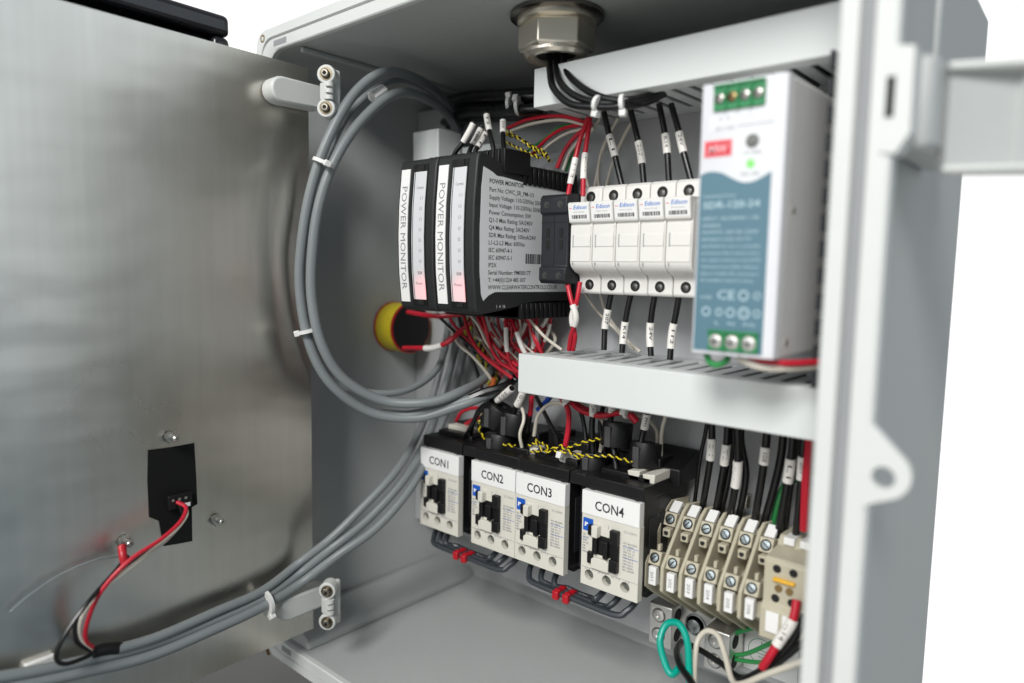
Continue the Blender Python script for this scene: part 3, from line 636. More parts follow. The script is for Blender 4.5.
# ================================================================== CONTACTORS
def contactor(org, label, num):
    x, z = org; W = 43.2; t = thing('contactor', (x, 0, z - 62.6), label, 'contactor', 'row of four contactors')
    MB().box(x + .6, x + W - .6, -61, -6, z - 60, z + 8).box(x + 3, x + W - 3, -50, -4, z - 66, z + 12).build('body', blk, t, bevel=.8)
    # finger-guard shelf above the front label
    MB().box(x - .2, x + W + .2, -63.4, -30, z + .6, z + 9).build('top_cover', blk, t, bevel=.6)
    MB().box(x + 4, x + 7, -64, -62.5, z + .4, z + 2).box(x + W - 6, x + W - 3, -64, -62.5, z + .4, z + 2).build('cover_catch', deep, t, bevel=.3)
    sd = MB()
    for k in range(3): sd.box(x + W - .8, x + W - .2, -54 + k * 14, -44 + k * 14, z - 50, z - 12)
    sd.build('side_panel', relay, t, bevel=.3)
    hs = [6.7, 20.2, 33.8]
    fp = holed([(x + .2, z - 62.6), (x + W - .2, z - 62.6), (x + W - .2, z - 15.2), (x + .2, z - 15.2)], [(x + h, z - 55.3, 3.4) for h in hs], 'face_plate', cream, t, 'y', -66, -61)
    for h in hs:
        MB().lathe([(2.9, 0), (2.7, .5), (.01, .6)], (x + h, -62.6, z - 55.3), (0, -1, 0), 16).build('terminal_screw', mat('hole_grey', (.10, .105, .09), .5), t)
    lb = MB().box(x + .2, x + W - .2, -66.5, -61, z - 15.4, z).build('name_label', white, t, bevel=.3); lb.rotation_euler[1] = math.radians((.35, -.3, .2, -.25)[num - 1])
    text('CON%d' % num, 6.0, ink, (x + 10.2, -66.55, z - 11.2), R_, U_, lb, width=21.5, bold=.014)
    lg = MB().box(x + 1.2, x + 8.8, -66.2, -65.9, z - 26.4, z - 18.0).build('blue_logo', logob, t)
    flat(MB().add([(x + 2.3 + a * .62, -66.24, z - 23.6 + b * .7) for a, b in ((0, 0), (1.6, 0), (2.4, 2.0), (4.4, 2.4), (4.1, 3.9), (2.2, 3.6), (1.4, 4.4), (.6, 4.2))], [(0, 1, 2, 3, 4, 5, 6, 7)]), 'logo_mark', white, lg)
    text('e', 2.6, white, (x + 5.2, -66.24, z - 24.6), R_, U_, lg, shear=.3, bold=.03)
    # mechanism window: cream crosshead with black carrier
    ac = MB(); ac.box(x + 9.6, x + 24, -66.3, -64, z - 40, z - 27).box(x + 9.8, x + 13.4, -68.4, -65, z - 39.5, z - 28).box(x + 18.2, x + 21.6, -68.8, -65, z - 40.5, z - 29.5).box(x + 14.4, x + 17.2, -67.2, -65, z - 38, z - 30)
    ac.box(x + 23.4, x + 29.2, -69.5, -64, z - 30, z - 20.6).box(x + 24.8, x + 29.2, -67.8, -64, z - 40, z - 30).box(x + 23.4, x + 29.2, -69.5, -64, z - 47.4, z - 39.4)
    ac.box(x + 6.3, x + 9.8, -68.5, -64, z - 28, z - 21.3).box(x + 6.3, x + 9.8, -68.5, -64, z - 46.4, z - 39)
    ac.build('carrier', blk, t, bevel=.4)
    MB().box(x + 10.4, x + 14.8, -70.5, -64, z - 28, z - 20.4).build('test_button', cream, t, bevel=.5)
    MB().prism([(x + 9.5, z - 49), (x + 9.5, z - 43), (x + 12, z - 41.5), (x + 20, z - 41.5), (x + 22.6, z - 43), (x + 22.6, z - 49)], 1, -68.6, -65.9).build('lower_bridge', cream, t, bevel=.4)
    # printed matter
    text('SC-03RM', 1.5, inkg, (x + 32, -66.05, z - 20.8), R_, U_, fp, width=8.8)
    text('I', 2.4, inkg, (x + 20, -66.05, z - 21.5), R_, U_, fp)
    text('AC Ith=20A\nAC 690V\nUi  kW  A\n220 2.5 11\n380 4.0 9\n440 4.0 9\n550 4.0 7\n690 4.0 5\nJIS C8201\nIEC 60947', 1.15, inkg, (x + 31.6, -66.05, z - 27.6), R_, U_, fp, width=10.2, line=1.15, bold=.03)
    text('COIL\n100-110V\n50/60Hz\n1NO 1NC\nA600\nR300\n600VAC', 1.1, inkg, (x + 1.0, -66.05, z - 29.5), R_, U_, fp, width=4.8, line=1.2, bold=.03)
    for (a, b, c) in ((31.4, 42.4, -29.3), (31.4, 42.4, -36.2), (1, 5.6, -31.2)):
        flat(MB().add([(x + a, -66.06, z + c), (x + b, -66.06, z + c), (x + b, -66.06, z + c - .35), (x + a, -66.06, z + c - .35)], [(0, 1, 2, 3)]), 'blue_rule', inkb, fp)
    flat(MB().add([(x + .6, -66.06, z - 50.6), (x + W - .6, -66.06, z - 50.6), (x + W - .6, -66.06, z - 50.85), (x + .6, -66.06, z - 50.85)], [(0, 1, 2, 3)]), 'printed_line', inkg, fp)
    text('2/T1   4/T2   6/T3   14', 1.1, inkg, (x + 3, -66.06, z - 53.0 + 1.0), R_, U_, fp, width=34)
    return t
cl = ['leftmost contactor, white label reads CON1', 'second contactor, white label reads CON2', 'third contactor, white label reads CON3', 'rightmost contactor, white label reads CON4']
for i, x in enumerate((-256.3, -199.4, -156.2, -99.2)): contactor((x, -226.8), cl[i], i + 1)
# interlock / overload blocks between the pairs
for (x0, x1, lab) in ((-212.6, -199.8, 'dark interlock block squeezed between CON1 and CON2'), (-112.6, -99.6, 'dark interlock block squeezed between CON3 and CON4')):
    t = thing('interlock', ((x0 + x1) / 2, 0, -285), lab, 'interlock', 'interlock blocks between contactors')
    MB().box(x0, x1, -50, -5, -288, -222).build('body', relay, t, bevel=.8)
    MB().box(x0 + .5, x1, -63, -30, -226, -218).build('top_bridge', blk, t, bevel=.6)
    for z in (-243, -258, -272): MB().box(x0 + 3, x1 - 3, -50.4, -49.9, z - 4, z + 2).build('recess', deep, t)
# cream coil terminal on CON1
p, q = at(448, 424, -42), at(475, 441, -42)
t = thing('coil_terminal', ((p.x + q.x) / 2, -20, -218), 'small cream two-screw terminal standing on top of CON1', 'terminal')
MB().box(p.x, q.x - 3, -42, -18, -219, p.z).build('body', cream, t, bevel=.8)
for k in (.25, .72):
    MB().lathe([(3.2, -.2), (3.2, .15), (.01, .15)], (p.x + (q.x - 3 - p.x) * k, -42, p.z - 7), (0, -1, 0), 16).build('screw_hole', mat('hole_grey', (.10, .105, .09), .5), t)
# jumper wires below the contactors with their red clips
def jumpers(pa, pb, labs):
    for k in range(3):
        a = pa[k]; b = pb[k]; P = [Vector((a, -40, -284)), Vector((a, -50, -296)), Vector((a + 3, -57, -302.5 - k * .3)), Vector((a + 10, -60 + k * 4.4, -305.2)), Vector(((a + b) / 2, -60 + k * 4.4, -305.8)), Vector((b - 10, -60 + k * 4.4, -305.6)), Vector((b - 3, -57, -302)), Vector((b, -50, -296)), Vector((b, -40, -284))]
        wire(labs[k], P, 2.15, wdg, name='jumper_wire', cat='jumper wire', group='dark jumper wires under the contactors')
jl = ['front', 'middle', 'rear']
jumpers((-253, -246, -239), (-166.5, -176, -186), ['%s dark grey jumper wire looping under CON1 and CON2' % s_ for s_ in jl])
jumpers((-153, -142, -130), (-66, -78, -90), ['%s dark grey jumper wire looping under CON3 and CON4' % s_ for s_ in jl])
for x, lab in ((-218, 'left red clip on the jumper wires under CON1 and CON2'), (-209.5, 'right red clip on the jumper wires under CON1 and CON2'),
               (-121, 'left red clip on the jumper wires under CON3 and CON4'), (-112.5, 'right red clip on the jumper wires under CON3 and CON4')):
    t = thing('wire_clip', (x, -60, -306), lab, 'clip', 'red clips on the jumper wires')
    MB().prism([(-63.2, -308.6), (-63.6, -303.2), (-61, -302), (-58.5, -303), (-56.5, -302.2), (-53, -302.8), (-51, -308.6)], 0, x - 2.2, x + 2.2).build('clip_body', clipr, t, bevel=.8)
    MB().box(x - 2.4, x + 2.4, -64.8, -62.4, -309, -303).build('clip_lock', clipr, t, bevel=.7)

# ================================================================== CURRENT TRANSFORMERS (black rings on the contactor wires)
def ct(u0, v0, u1, v1, Y, label, tilt=0.0, h=13):
    a = at(u0, v0, Y); b = at(u1, v1, Y); c = (a + b) / 2; r = abs(b.x - a.x) / 2 * .80; hh = max(8, abs(a.z - b.z) / 2 * .95)
    t = thing('current_transformer', c, label, 'current transformer', 'black current transformers above the contactors')
    ax = Vector((math.sin(tilt), .16, math.cos(tilt)))
    MB().lathe([(r * .35, -hh + 1), (r * .97, -hh), (r, -hh + .8), (r, hh - .8), (r * .97, hh), (r * .4, hh), (r * .36, hh - 1.5), (.01, hh - 1.6)], c, ax, 28).build('ring', blk, t)
    MB().box(c.x - 2.5, c.x + 2, c.y - r - 1.1, c.y - r + 1, c.z - hh * .85, c.z + hh * .85).build('ring_key', mat('ct_rib', (.06, .06, .062), .3), t, bevel=.4)
    return t
ct(601, 423, 633, 446, -38, 'upper black current transformer hanging left of the cream wedges above CON4')
ct(628, 442, 662, 467, -34, 'large black current transformer right above the right end of CON4')
ct(580, 452, 608, 478, -44, 'low black current transformer above the gap between CON3 and CON4')
ct(484, 402, 512, 430, -45, 'tilted black current transformer under the duct corner', tilt=.45)
ct(500, 410, 530, 438, -40, 'upper right black current transformer of the pair by the duct corner', tilt=.1)
ct(486, 432, 514, 458, -46, 'black current transformer standing on CON2 below the tilted one')
for (u, v, lab) in ((634, 480, 'left cream wedge between the black rings above CON4'), (649, 484, 'right cream wedge between the black rings above CON4')):
    c = at(u, v, -48); o = MB().prism([(c.x - 4, c.z + 6), (c.x + 5, c.z + 7), (c.x + 4, c.z - 8), (c.x - .5, c.z - 7)], 1, -50, -30).build('terminal_wedge', cream, org=c, bevel=.5); tag(o, lab, 'terminal', 'cream wedges')
bx = at(660, 440, -14); t = MB().prism([(-30, -222), (-30, -212), (-8, -203), (-4, -203), (-4, -222)], 0, -76, -50).build('contact_block', blk, org=(-60, 0, -212), bevel=.8); tag(t, 'black block behind the large current transformer, above CON4', 'contact block')

# ================================================================== TERMINAL BLOCKS
def terminal(x, label, k):
    t = thing('terminal_block', (x, 0, -312), label, 'terminal block', 'row of beige terminal blocks')
    W = 11.9
    prof = [(-3, -236), (-27, -233), (-33, -236.5), (-57.5, -266), (-57.5, -281), (-53, -284.5), (-12, -311), (-3, -311)]
    # thin shell flange on the left side and the body
    MB().prism(prof, 0, x, x + 2.2).build('side_wall', beige, t, bevel=.6)
    body = [(-3, -240), (-25, -239), (-27, -243), (-31, -250), (-24, -256), (-24, -265), (-40, -272), (-48, -272), (-49, -281), (-12, -304), (-3, -304)]
    MB().prism(body, 0, x + 2.1, x + W - 1.4).build('body', beige, t, bevel=.5)
    # front-facing screw housings: upper and lower
    for nm, yy, zz, r in (('upper_clamp', -37.5, -242.5, 3.0), ('lower_clamp', -55.2, -262.5, 2.9)):
        nrm = Vector((0, -1, .35)).normalized(); upv = Vector((0, .35, 1)).normalized(); c = Vector((x + 6.6, yy + .8, zz))
        h = MB(); vs = [c + Vector((a * 4.1, 0, 0)) + upv * b * 4.3 + nrm * e for a in (-1, 1) for b in (-1, 1) for e in (-9, 0)]
        h.add(vs, [(0, 1, 3, 2), (4, 6, 7, 5), (0, 4, 5, 1), (2, 3, 7, 6), (0, 2, 6, 4), (1, 5, 7, 3)]); ho = h.build(nm, beige, t, bevel=.5)
        MB().lathe([(r + .3, 0), (r + .3, .12), (.01, .12)], c, nrm, 20).build('screw_well', deep, ho)
        MB().lathe([(r * .82, .1), (r * .82, .45), (r * .6, .6), (.01, .6)], c, nrm, 16).build('clamp_screw', mat('zinc_blue', (.30, .34, .35), .35, metal=1), ho)
        d = Vector((math.cos(.8), 0, 0)) + upv * math.sin(.8 + k); d.normalize(); e = nrm.cross(d)
        cc = c + nrm * .64; flat(MB().add([cc + d * r * .7 + e * .35, cc - d * r * .7 + e * .35, cc - d * r * .7 - e * .35, cc + d * r * .7 - e * .35], [(0, 1, 2, 3)]), 'screw_slot', deep, ho)
    # little middle hole and peg
    MB().box(x + 4.2, x + 9.4, -41.5, -36, -253, -247.6).build('test_socket', beige, t, bevel=.6)
    MB().lathe([(1.5, 0), (1.5, .1), (.01, .1)], (x + 6.8, -41.6, -250), (0, -1, .2), 12).build('socket_hole', deep, t)
    MB().box(x + 7, x + 9, -52, -49, -258.5, -254.5).build('peg', beige, t, bevel=.3)
    jz = (.5, -.3, .2, .6, -.5, 0, 0)[k]; mk = MB().box(x + 3.8, x + 8.9, -56.2 - jz * .2, -52, -280 + jz, -268.5 + jz).build('marker', white, t, bevel=.3)
    text(('201', '202', '203', '204', '205', '206')[k], 1.9, inkg, (x + 5.4, -56.25 - jz * .2, -271.2 + jz), (0, 0, -1), (1, 0, 0), mk, width=6, bold=.01) if k < 6 else None
    MB().prism([(-33, -238.6), (-26, -233.2), (-24, -234.5), (-30.5, -240.5)], 0, x + 3.6, x + 9.6).build('top_marker', white, t, bevel=.2)
    return t
tl = ['leftmost beige terminal block, beside CON4', 'second beige terminal block from CON4', 'third beige terminal block from CON4', 'fourth beige terminal block from CON4', 'fifth beige terminal block from CON4', 'sixth beige terminal block, next to the double-level one with the orange link']
for k in range(6): terminal(-58.5 + 12.35 * k, tl[k], k)
t = thing('double_terminal', (24, 0, -308), 'beige double-level terminal block with a small orange link and two white tags', 'terminal block', 'row of beige terminal blocks')
MB().prism([(-3, -236), (-30, -236), (-34, -240), (-34, -241), (-50, -243), (-52, -245), (-52, -268), (-55, -271), (-55, -288), (-12, -309), (-3, -309)], 0, 15.4, 40).build('body', beige, t, bevel=.8)
for j, x in enumerate((19.5, 28.5)):
    MB().box(x, x + 6, -36, -26, -239.5, -235.2).build('top_marker', white, t, bevel=.3)
    for z in (-248.2, -265): MB().lathe([(2.3, 0), (2.3, .2), (.01, .2)], (x + 3, -52.0, z), (0, -1, 0), 16).build('screw_hole', deep, t)
    MB().box(x - .4, x + 6.8, -56.2, -54.8, -283.5, -271.8).build('marker', white, t, bevel=.3)
MB().box(21, 33, -54.2, -51, -255, -252.9).build('orange_link', orange, t, bevel=.6)
for x in (24, 30): MB().cyl((x, -51, -258.8), (x, -53, -258.8), 2.0, 14).build('link_screw', brass, t)

# ================================================================== GROUND LUGS AND EARTH LABEL
def lugblock(x0, x1, z0, z1, y0, label):
    t = thing('ground_lug', ((x0 + x1) / 2, 0, z0), label, 'ground lug', 'aluminium ground lugs')
    MB().box(x0, x1, y0, -3, z0, z1).build('body', alu, t, bevel=.9)
    for cz in (z0 + (z1 - z0) * .27, z0 + (z1 - z0) * .74):
        MB().lathe([(5.0, -.1), (5.0, .1), (.01, .1)], (x0 + 7.5, y0, cz), (0, -1, 0), 22).build('screw_well', mat('lug_shadow', (.22, .21, .20), .4, metal=1), t)
        MB().lathe([(3.9, 0), (3.9, .8), (2.6, 1.3), (1.8, 1.3), (1.7, .4), (.01, .4)], (x0 + 7.5, y0 - .1, cz), (0, -1, 0), 20).build('clamp_screw', alu, t)
        MB().lathe([(4.7, -.1), (4.7, .12), (.01, .12)], (x1, y0 + 8.5, cz), (1, 0, 0), 20).build('wire_hole', deep, t)
    return t
lugblock(-73, -56, -338, -309, -21, 'left aluminium ground lug with two screws, behind the teal wire loop')
lugblock(-31, -14, -338.5, -311, -24, 'right aluminium ground lug beside the round earth symbol label')
t = thing('ground_bar', (-45, 0, -328), 'aluminium bar with a large bolt between the two ground lugs', 'ground bar')
MB().box(-56, -31, -8, -3, -337, -310).build('bar', alu, t, bevel=.6)
MB().lathe([(7.5, 0), (7.5, .3), (6.4, .5), (6.4, 0), (4.6, 0), (4.6, 3), (3, 3.6), (.01, 3.6)], (-45, -8.4, -321), (0, -1, 0), 24).build('bolt', mat('dark_zinc', (.35, .38, .38), .3, metal=1), t)
# earth label
el = thing('earth_label', (-5, -1, -327), 'white label with round green-ringed earth symbol on the back plate', 'label')
MB().box(-14, 20, -.5, -.05, -341, -312).build('label_plate', white, el)
mb = MB()
for k in range(32):
    a0, a1 = 2 * math.pi * k / 32, 2 * math.pi * (k + 1) / 32
    mb.add([(-3 + r * math.cos(a), -.55, -327 + r * math.sin(a)) for r, a in ((8.6, a0), (8.2, a0), (8.2, a1), (8.6, a1))], [(0, 1, 2, 3)])
for (x0, x1, z0, z1) in ((-3.25, -2.75, -326, -320), (-7.5, 1.5, -326.4, -326), (-6, 0, -328.6, -328.2), (-4.6, -1.4, -330.8, -330.4)):
    mb.add([(x0, -.55, z0), (x1, -.55, z0), (x1, -.55, z1), (x0, -.55, z1)], [(0, 1, 2, 3)])
flat(mb, 'earth_symbol', wgrn, el)

# ================================================================== GLAND
GC = Vector((-122.7, -74.8, 0))
g = thing('cable_gland', (GC.x, GC.y, 70), 'large nickel cable gland with hexagonal nut in the cabinet ceiling', 'cable gland')
MB().lathe([(29, 0), (29, 2.2), (27, 3.2), (25, 3.2)], (GC.x, GC.y, 70), (0, 0, -1), 40).build('sealing_washer', mat('dark_nickel', (.20, .19, .17), .25, metal=1), g)
MB().lathe([(24.5, 3), (24.5, 6), (21, 7.5)], (GC.x, GC.y, 70), (0, 0, -1), 40).build('flange', nickel, g)
MB().lathe([(21, 6.5), (23.8, 7.6), (23.8, 21.5), (21.5, 23)], (GC.x, GC.y, 70), (0, 0, -1), 6, ang=.35).build('hex_nut', nickel, g, bevel=.8)
MB().lathe([(20, 22), (20, 24.5), (18.2, 26.5), (15, 26.5), (12.5, 24.5), (12.5, 20), (.01, 20)], (GC.x, GC.y, 70), (0, 0, -1), 36).build('dome_ring', nickel, g)
MB().lathe([(12.4, 0), (12.4, .3), (.01, .3)], (GC.x, GC.y, 46.6), (0, 0, -1), 30).build('bore', deep, g)
p0 = Vector((GC.x, GC.y, 50))
for k, (dx, dy, pts, lab) in enumerate((
    (-4, -2, [(550, 72, -80), (554, 89, -86), (571, 104, -88), (600, 107, -86), (625, 106, -82), (645, 103, -68), (668, 92, -48)], 'lowest thick black cable from the gland, curving right to the duct'),
    (0, 2, [(557, 70, -78), (563, 86, -84), (580, 98, -86), (603, 103, -85), (628, 102, -80), (648, 99, -68), (672, 88, -48)], 'middle thick black cable from the gland, curving right to the duct'),
    (4, 0, [(566, 70, -76), (578, 84, -82), (596, 95, -85), (615, 100, -84), (632, 99, -80), (652, 95, -66), (676, 84, -48)], 'inner thick black cable from the gland, curving right to the duct'))):
    wire(lab, [p0 + Vector((dx, dy, 0))] + pts, 2.1, wblk, name='power_cable', cat='cable', group='black cables from the gland', seg=12)
zip_tie('white cable tie on the black gland cables, left one', at(598, 104, -86), at(604, 105, -86) - at(592, 103, -86), 4.0, head=at(598, 130, -86) - at(598, 104, -86))
zip_tie('white cable tie on the black gland cables, right one', at(623, 103, -83), at(630, 102, -82) - at(616, 104, -84), 4.0, head=at(623, 130, -86) - at(623, 104, -86))

# ================================================================== YELLOW SOCKET ON THE LEFT WALL
yc = atx(411, 328, -314); 
ys = thing('panel_buzzer', (-338, yc.y, yc.z), 'yellow round panel buzzer with red edges and dark open back on the left wall', 'buzzer')
MB().lathe([(21, 0), (21.5, 1), (21.5, 23), (21, 24)], (-338, yc.y, yc.z), (1, 0, 0), 36).build('yellow_band', yband, ys)
for h in (0, 22.8): MB().lathe([(21.6, h), (22.2, h + .3), (22.2, h + 1.5), (21.6, h + 1.8)], (-338, yc.y, yc.z), (1, 0, 0), 36).build('red_edge', clipr, ys)
MB().lathe([(20.8, 24.3), (20.8, 25.0), (19.5, 25.0), (.01, 25.1)], (-338, yc.y, yc.z), (1, 0, 0), 36).build('black_back', deep, ys)
text('CAUTION  LIVE', 3.0, ink, (-322, yc.y - 20, yc.z + 9), (0, .35, -1), (1, 0, 0), ys, width=20)

# ================================================================== GREY CABLES
gl = 'grey sheathed cables along the hinge wall'
wire('outermost grey cable of the big loop on the hinge side', [(455, 118, -10), (440, 95, -30), (415, 78, -70), (385, 72, -105), (355, 93, -130), (330, 135, -148), (312, 185, -158), (302, 240, -163), (300, 290, -163), (310, 345, -158), (332, 385, -145), (370, 412, -120), (415, 418, -95), (455, 407, -75), (480, 398, -60), (500, 388, -40), (512, 372, -20)], 3.5, wgry, name='grey_cable', cat='cable', group=gl, seg=14)
wire('second grey cable of the big loop, just inside the outermost one', [(470, 160, 0), (450, 118, -20), (425, 98, -60), (395, 94, -95), (362, 120, -125), (335, 160, -146), (319, 205, -156), (312, 255, -160), (312, 300, -160), (322, 345, -155), (345, 380, -140), (385, 401, -115), (430, 402, -92), (462, 391, -70), (485, 378, -40), (500, 355, -14)], 3.5, wgry, name='grey_cable', cat='cable', group=gl, seg=14)
wire('thin grey cable rising behind the two loop cables', [(462, 130, 0), (445, 110, -20), (418, 85, -50), (388, 82, -85), (352, 110, -115), (327, 155, -140), (309, 200, -150), (304, 260, -155), (306, 320, -152), (325, 372, -138), (355, 390, -120), (400, 392, -90), (432, 375, -60), (445, 350, -35), (448, 322, -20)], 2.6, wgry, name='grey_cable', cat='cable', group=gl, seg=12)
lowpts = [
 ('upper grey cable sweeping from the contactors down to the door', [(452, 300, -8), (446, 340, -14), (436, 385, -25), (420, 430, -55), (397, 470, -90), (360, 510, -122), (329, 540, -144)], [(299, 563, 9), (262, 591, 11), (215, 612, 12), (160, 636, 13), (118, 649, 13)], 3.0),
 ('middle grey cable sweeping from the contactors down to the door', [(462, 300, -8), (456, 345, -14), (444, 390, -22), (428, 436, -50), (405, 478, -84), (368, 519, -116), (333, 547, -142)], [(300, 573, 10), (262, 599, 11), (215, 620, 11), (150, 645, 11), (80, 662, 11), (20, 674, 11), (-40, 684, 11)], 3.3),
 ('lower grey cable sweeping from the contactors down to the door', [(470, 310, -8), (464, 350, -14), (452, 395, -20), (435, 440, -46), (412, 486, -80), (377, 527, -112), (338, 555, -140)], [(301, 583, 14), (262, 607, 15), (215, 629, 15), (150, 656, 14), (80, 673, 13), (20, 685, 12), (-40, 696, 12)], 3.3)]
for lab, pts, dpts, r in lowpts: wire(lab, pts + [dw(atd(*p)) for p in dpts], r, wgry, name='grey_cable', cat='cable', group=gl, seg=12)
zip_tie('white cable tie on the loop cables near the upper hinge', at(324, 163, -153), at(328, 150, -150) - at(316, 180, -156), 7, head=(1, -.2, 0.2))
zip_tie('white cable tie on the loop cables halfway down the door edge', at(308, 331, -160), at(304, 312, -161) - at(314, 350, -156), 6, head=(-.6, -1, 0))
tq = dw(atd(266, 603, 12)); zip_tie('white cable tie beside the lower hinge', tq, dw(atd(285, 592, 12)) - dw(atd(240, 613, 12)), 8.5, head=Vector((.8, -.3, -1)))
tag(MB().cyl(at(372, 98, -112), at(384, 90, -102), 5, 6).build('tie_mount', tie, org=at(378, 94, -108), bevel=.6), 'small clear tie mount between the grey cables under the ceiling', 'tie mount')
# grey cable stubs near the duct corner
wire('grey cable stub ending in black sleeve beside the duct corner', [(380, 414, -112), (410, 415, -97), (440, 408, -82), (470, 399, -66)], 3.6, wgry, name='grey_cable', cat='cable', group=gl, seg=12)
wire('black cable sleeve passing behind the contactor wires', [(468, 399, -67), (485, 392, -58), (505, 386, -46), (520, 375, -30)], 3.2, wblk, name='sleeve', cat='sleeve')

# ---- door harness
A_ = lambda u, v, off: dw(atd(u, v, off))
hd = [('red wire curving from the black tape patch to the cable on the door', wred, [(177, 502, 6), (186, 508, 12), (180, 522, 18), (160, 540, 22), (130, 560, 24), (102, 590, 22), (88, 620, 18), (86, 640, 14), (96, 650, 12)]),
      ('white wire of the door harness', wwht, [(184, 505, 6), (186, 516, 10), (168, 538, 18), (140, 560, 22), (108, 585, 22), (84, 612, 18), (80, 636, 14), (94, 651, 12)]),
      ('black wire of the door harness, running close to the red one', wblk, [(180, 505, 6), (182, 520, 10), (160, 545, 18), (132, 562, 20), (98, 592, 20), (78, 618, 16), (76, 640, 14), (92, 652, 12)]),
      ('outer black wire of the door harness, in a wide low loop', wblk, [(128, 556, 10), (112, 575, 16), (90, 600, 24), (68, 630, 26), (56, 655, 26), (64, 664, 24), (84, 658, 18), (98, 650, 14)])]
for lab, m, pts in hd: wire(lab, [A_(*p) for p in pts], 1.25, m, name='door_wire', cat='wire', group='thin wires of the door harness')
wire('thin grey wire resting on the door plate left of the harness', [A_(*p) for p in [(122, 556, 4), (95, 560, 6), (60, 575, 5), (30, 595, 5), (10, 612, 4)]], .5, wgry, name='door_wire', cat='wire')
o = MB().tube(spline([A_(92, 652, 12), A_(105, 649, 12), A_(120, 648, 12)], 6), 3.6, 14).build('heat_shrink', blk, org=A_(92, 652, 12)); tag(o, 'black heat-shrink sleeve where the door wires leave the grey cable', 'sleeve')
o = MB().tube(spline([A_(122, 546, 10), A_(123, 556, 14), A_(126, 568, 16)], 6), 2.3, 12).build('ring_terminal', clipr, org=A_(122, 546, 10)); tag(o, 'red insulated ring terminal on the lower door stud', 'ring terminal')

# ================================================================== WIRES ABOVE THE FUSES
gB = 'black marked wires between the upper duct and the fuse holders'
for lab, pts, mk in (('first marked black wire from the left, dropping into the fuse holders', [(603, 108, -40), (608, 130, -40), (614, 152, -41), (622, 186, -42)], (.42, .72)),
    ('second marked black wire from the left, dropping into the fuse holders', [(630, 108, -40), (636, 132, -40), (641, 155, -41), (644, 185, -42)], (.48, .77)),
    ('third marked black wire from the left, dropping into the fuse holders', [(659, 104, -40), (664, 128, -40), (667, 150, -41), (669, 182, -42)], (.43, .71)),
    ('fourth marked black wire from the left, nearest the power supply', [(671, 104, -40), (678, 128, -40), (683, 150, -41), (691, 180, -42)], (.40, .70))):
    wire(lab, pts, 1.9, wblk, [mk], group=gB, seg=12)
gW = 'thin cream wires behind the fuse holders'
for lab, pts in (('cream wire arching left of the first marked black wire', [(600, 118, -20), (588, 138, -18), (584, 165, -16), (590, 195, -14)]), ('cream wire bowing past the first black wire', [(618, 118, -20), (602, 150, -16), (598, 180, -12), (604, 200, -10)]),
    ('cream wire slanting left behind the second black wire', [(634, 118, -20), (622, 140, -18), (612, 165, -14), (604, 195, -10)]), ('cream wire dropping close beside the first marked wire', [(606, 140, -18), (600, 160, -14), (594, 190, -12)])):
    wire(lab, pts, 1.1, wwht, name='wire', group=gW)
gR = 'red wires at the black relay block'
wire('left red wire with white marker entering the relay block from above', [(588, 118, -46), (580, 140, -50), (574, 165, -54), (568, 195, -57)], 1.6, wred, [(.58, .88)], group=gR, seg=12)
wire('right red wire with white marker entering the relay block from above', [(590, 118, -44), (587, 140, -48), (584, 165, -52), (583, 196, -54)], 1.6, wred, [(.52, .82)], group=gR, seg=12)
wire('left red wire leaving the relay block downward with white marker', [(567, 282, -54), (571, 300, -56), (576, 318, -55), (571, 336, -50), (569, 350, -46)], 1.6, wred, [(.32, .60)], group=gR, seg=12)
wire('right red wire leaving the relay block downward with white marker', [(580, 282, -52), (577, 300, -54), (572, 318, -53), (575, 336, -49), (573, 350, -45)], 1.6, wred, [(.32, .60)], group=gR, seg=12)
gA = 'wires arching from the upper duct to the monitors'
for lab, m, pts, r in (
    ('long red wire arching from duct to the far monitor terminals', wred, [(585, 122, -30), (560, 116, -32), (530, 119, -34), (508, 128, -36)], 1.3),
    ('long cream wire arching just below the red one', wwht, [(588, 126, -28), (562, 120, -30), (532, 124, -33), (506, 133, -36)], 1.2),
    ('red wire curving down behind the monitor from the duct', wred, [(588, 124, -28), (565, 128, -28), (548, 138, -28), (532, 155, -28)], 1.3),
    ('cream wire curving down beside the green one', wwht, [(590, 128, -26), (568, 133, -26), (550, 144, -26), (538, 156, -26)], 1.1),
    ('thin green wire arching down behind the monitor', wgrn, [(586, 124, -24), (562, 126, -24), (543, 140, -24), (526, 152, -24)], .9),
    ('red wire dropping steeply to the rear monitor terminals', wred, [(592, 124, -30), (576, 136, -30), (565, 150, -30), (557, 168, -30)], 1.5),
    ('cream wire dropping steeply beside the steep red wire', wwht, [(594, 128, -28), (580, 140, -28), (570, 152, -28), (563, 170, -28)], 1.2),
    ('green wire dropping behind the steep red wire', wgrn, [(586, 135, -24), (574, 150, -24), (566, 172, -24)], 1.0)):
    wire(lab, pts, r, m, group=gA)
twisted('yellow and black twisted pair draped over the monitor tops', [(500, 128, -40), (512, 134, -42), (524, 142, -44), (536, 150, -42), (548, 158, -38)], 1.0, 9)
twisted('yellow and black twisted pair lying behind the front one', [(505, 134, -36), (518, 138, -36), (532, 146, -36), (544, 152, -34), (550, 162, -32)], 1.0, 9)
twisted('yellow and black twisted pair nearest the monitor terminals', [(502, 140, -44), (514, 146, -46), (526, 152, -46), (540, 158, -44)], .9, 8)
gM = 'white-tipped wires in the monitor top terminals'
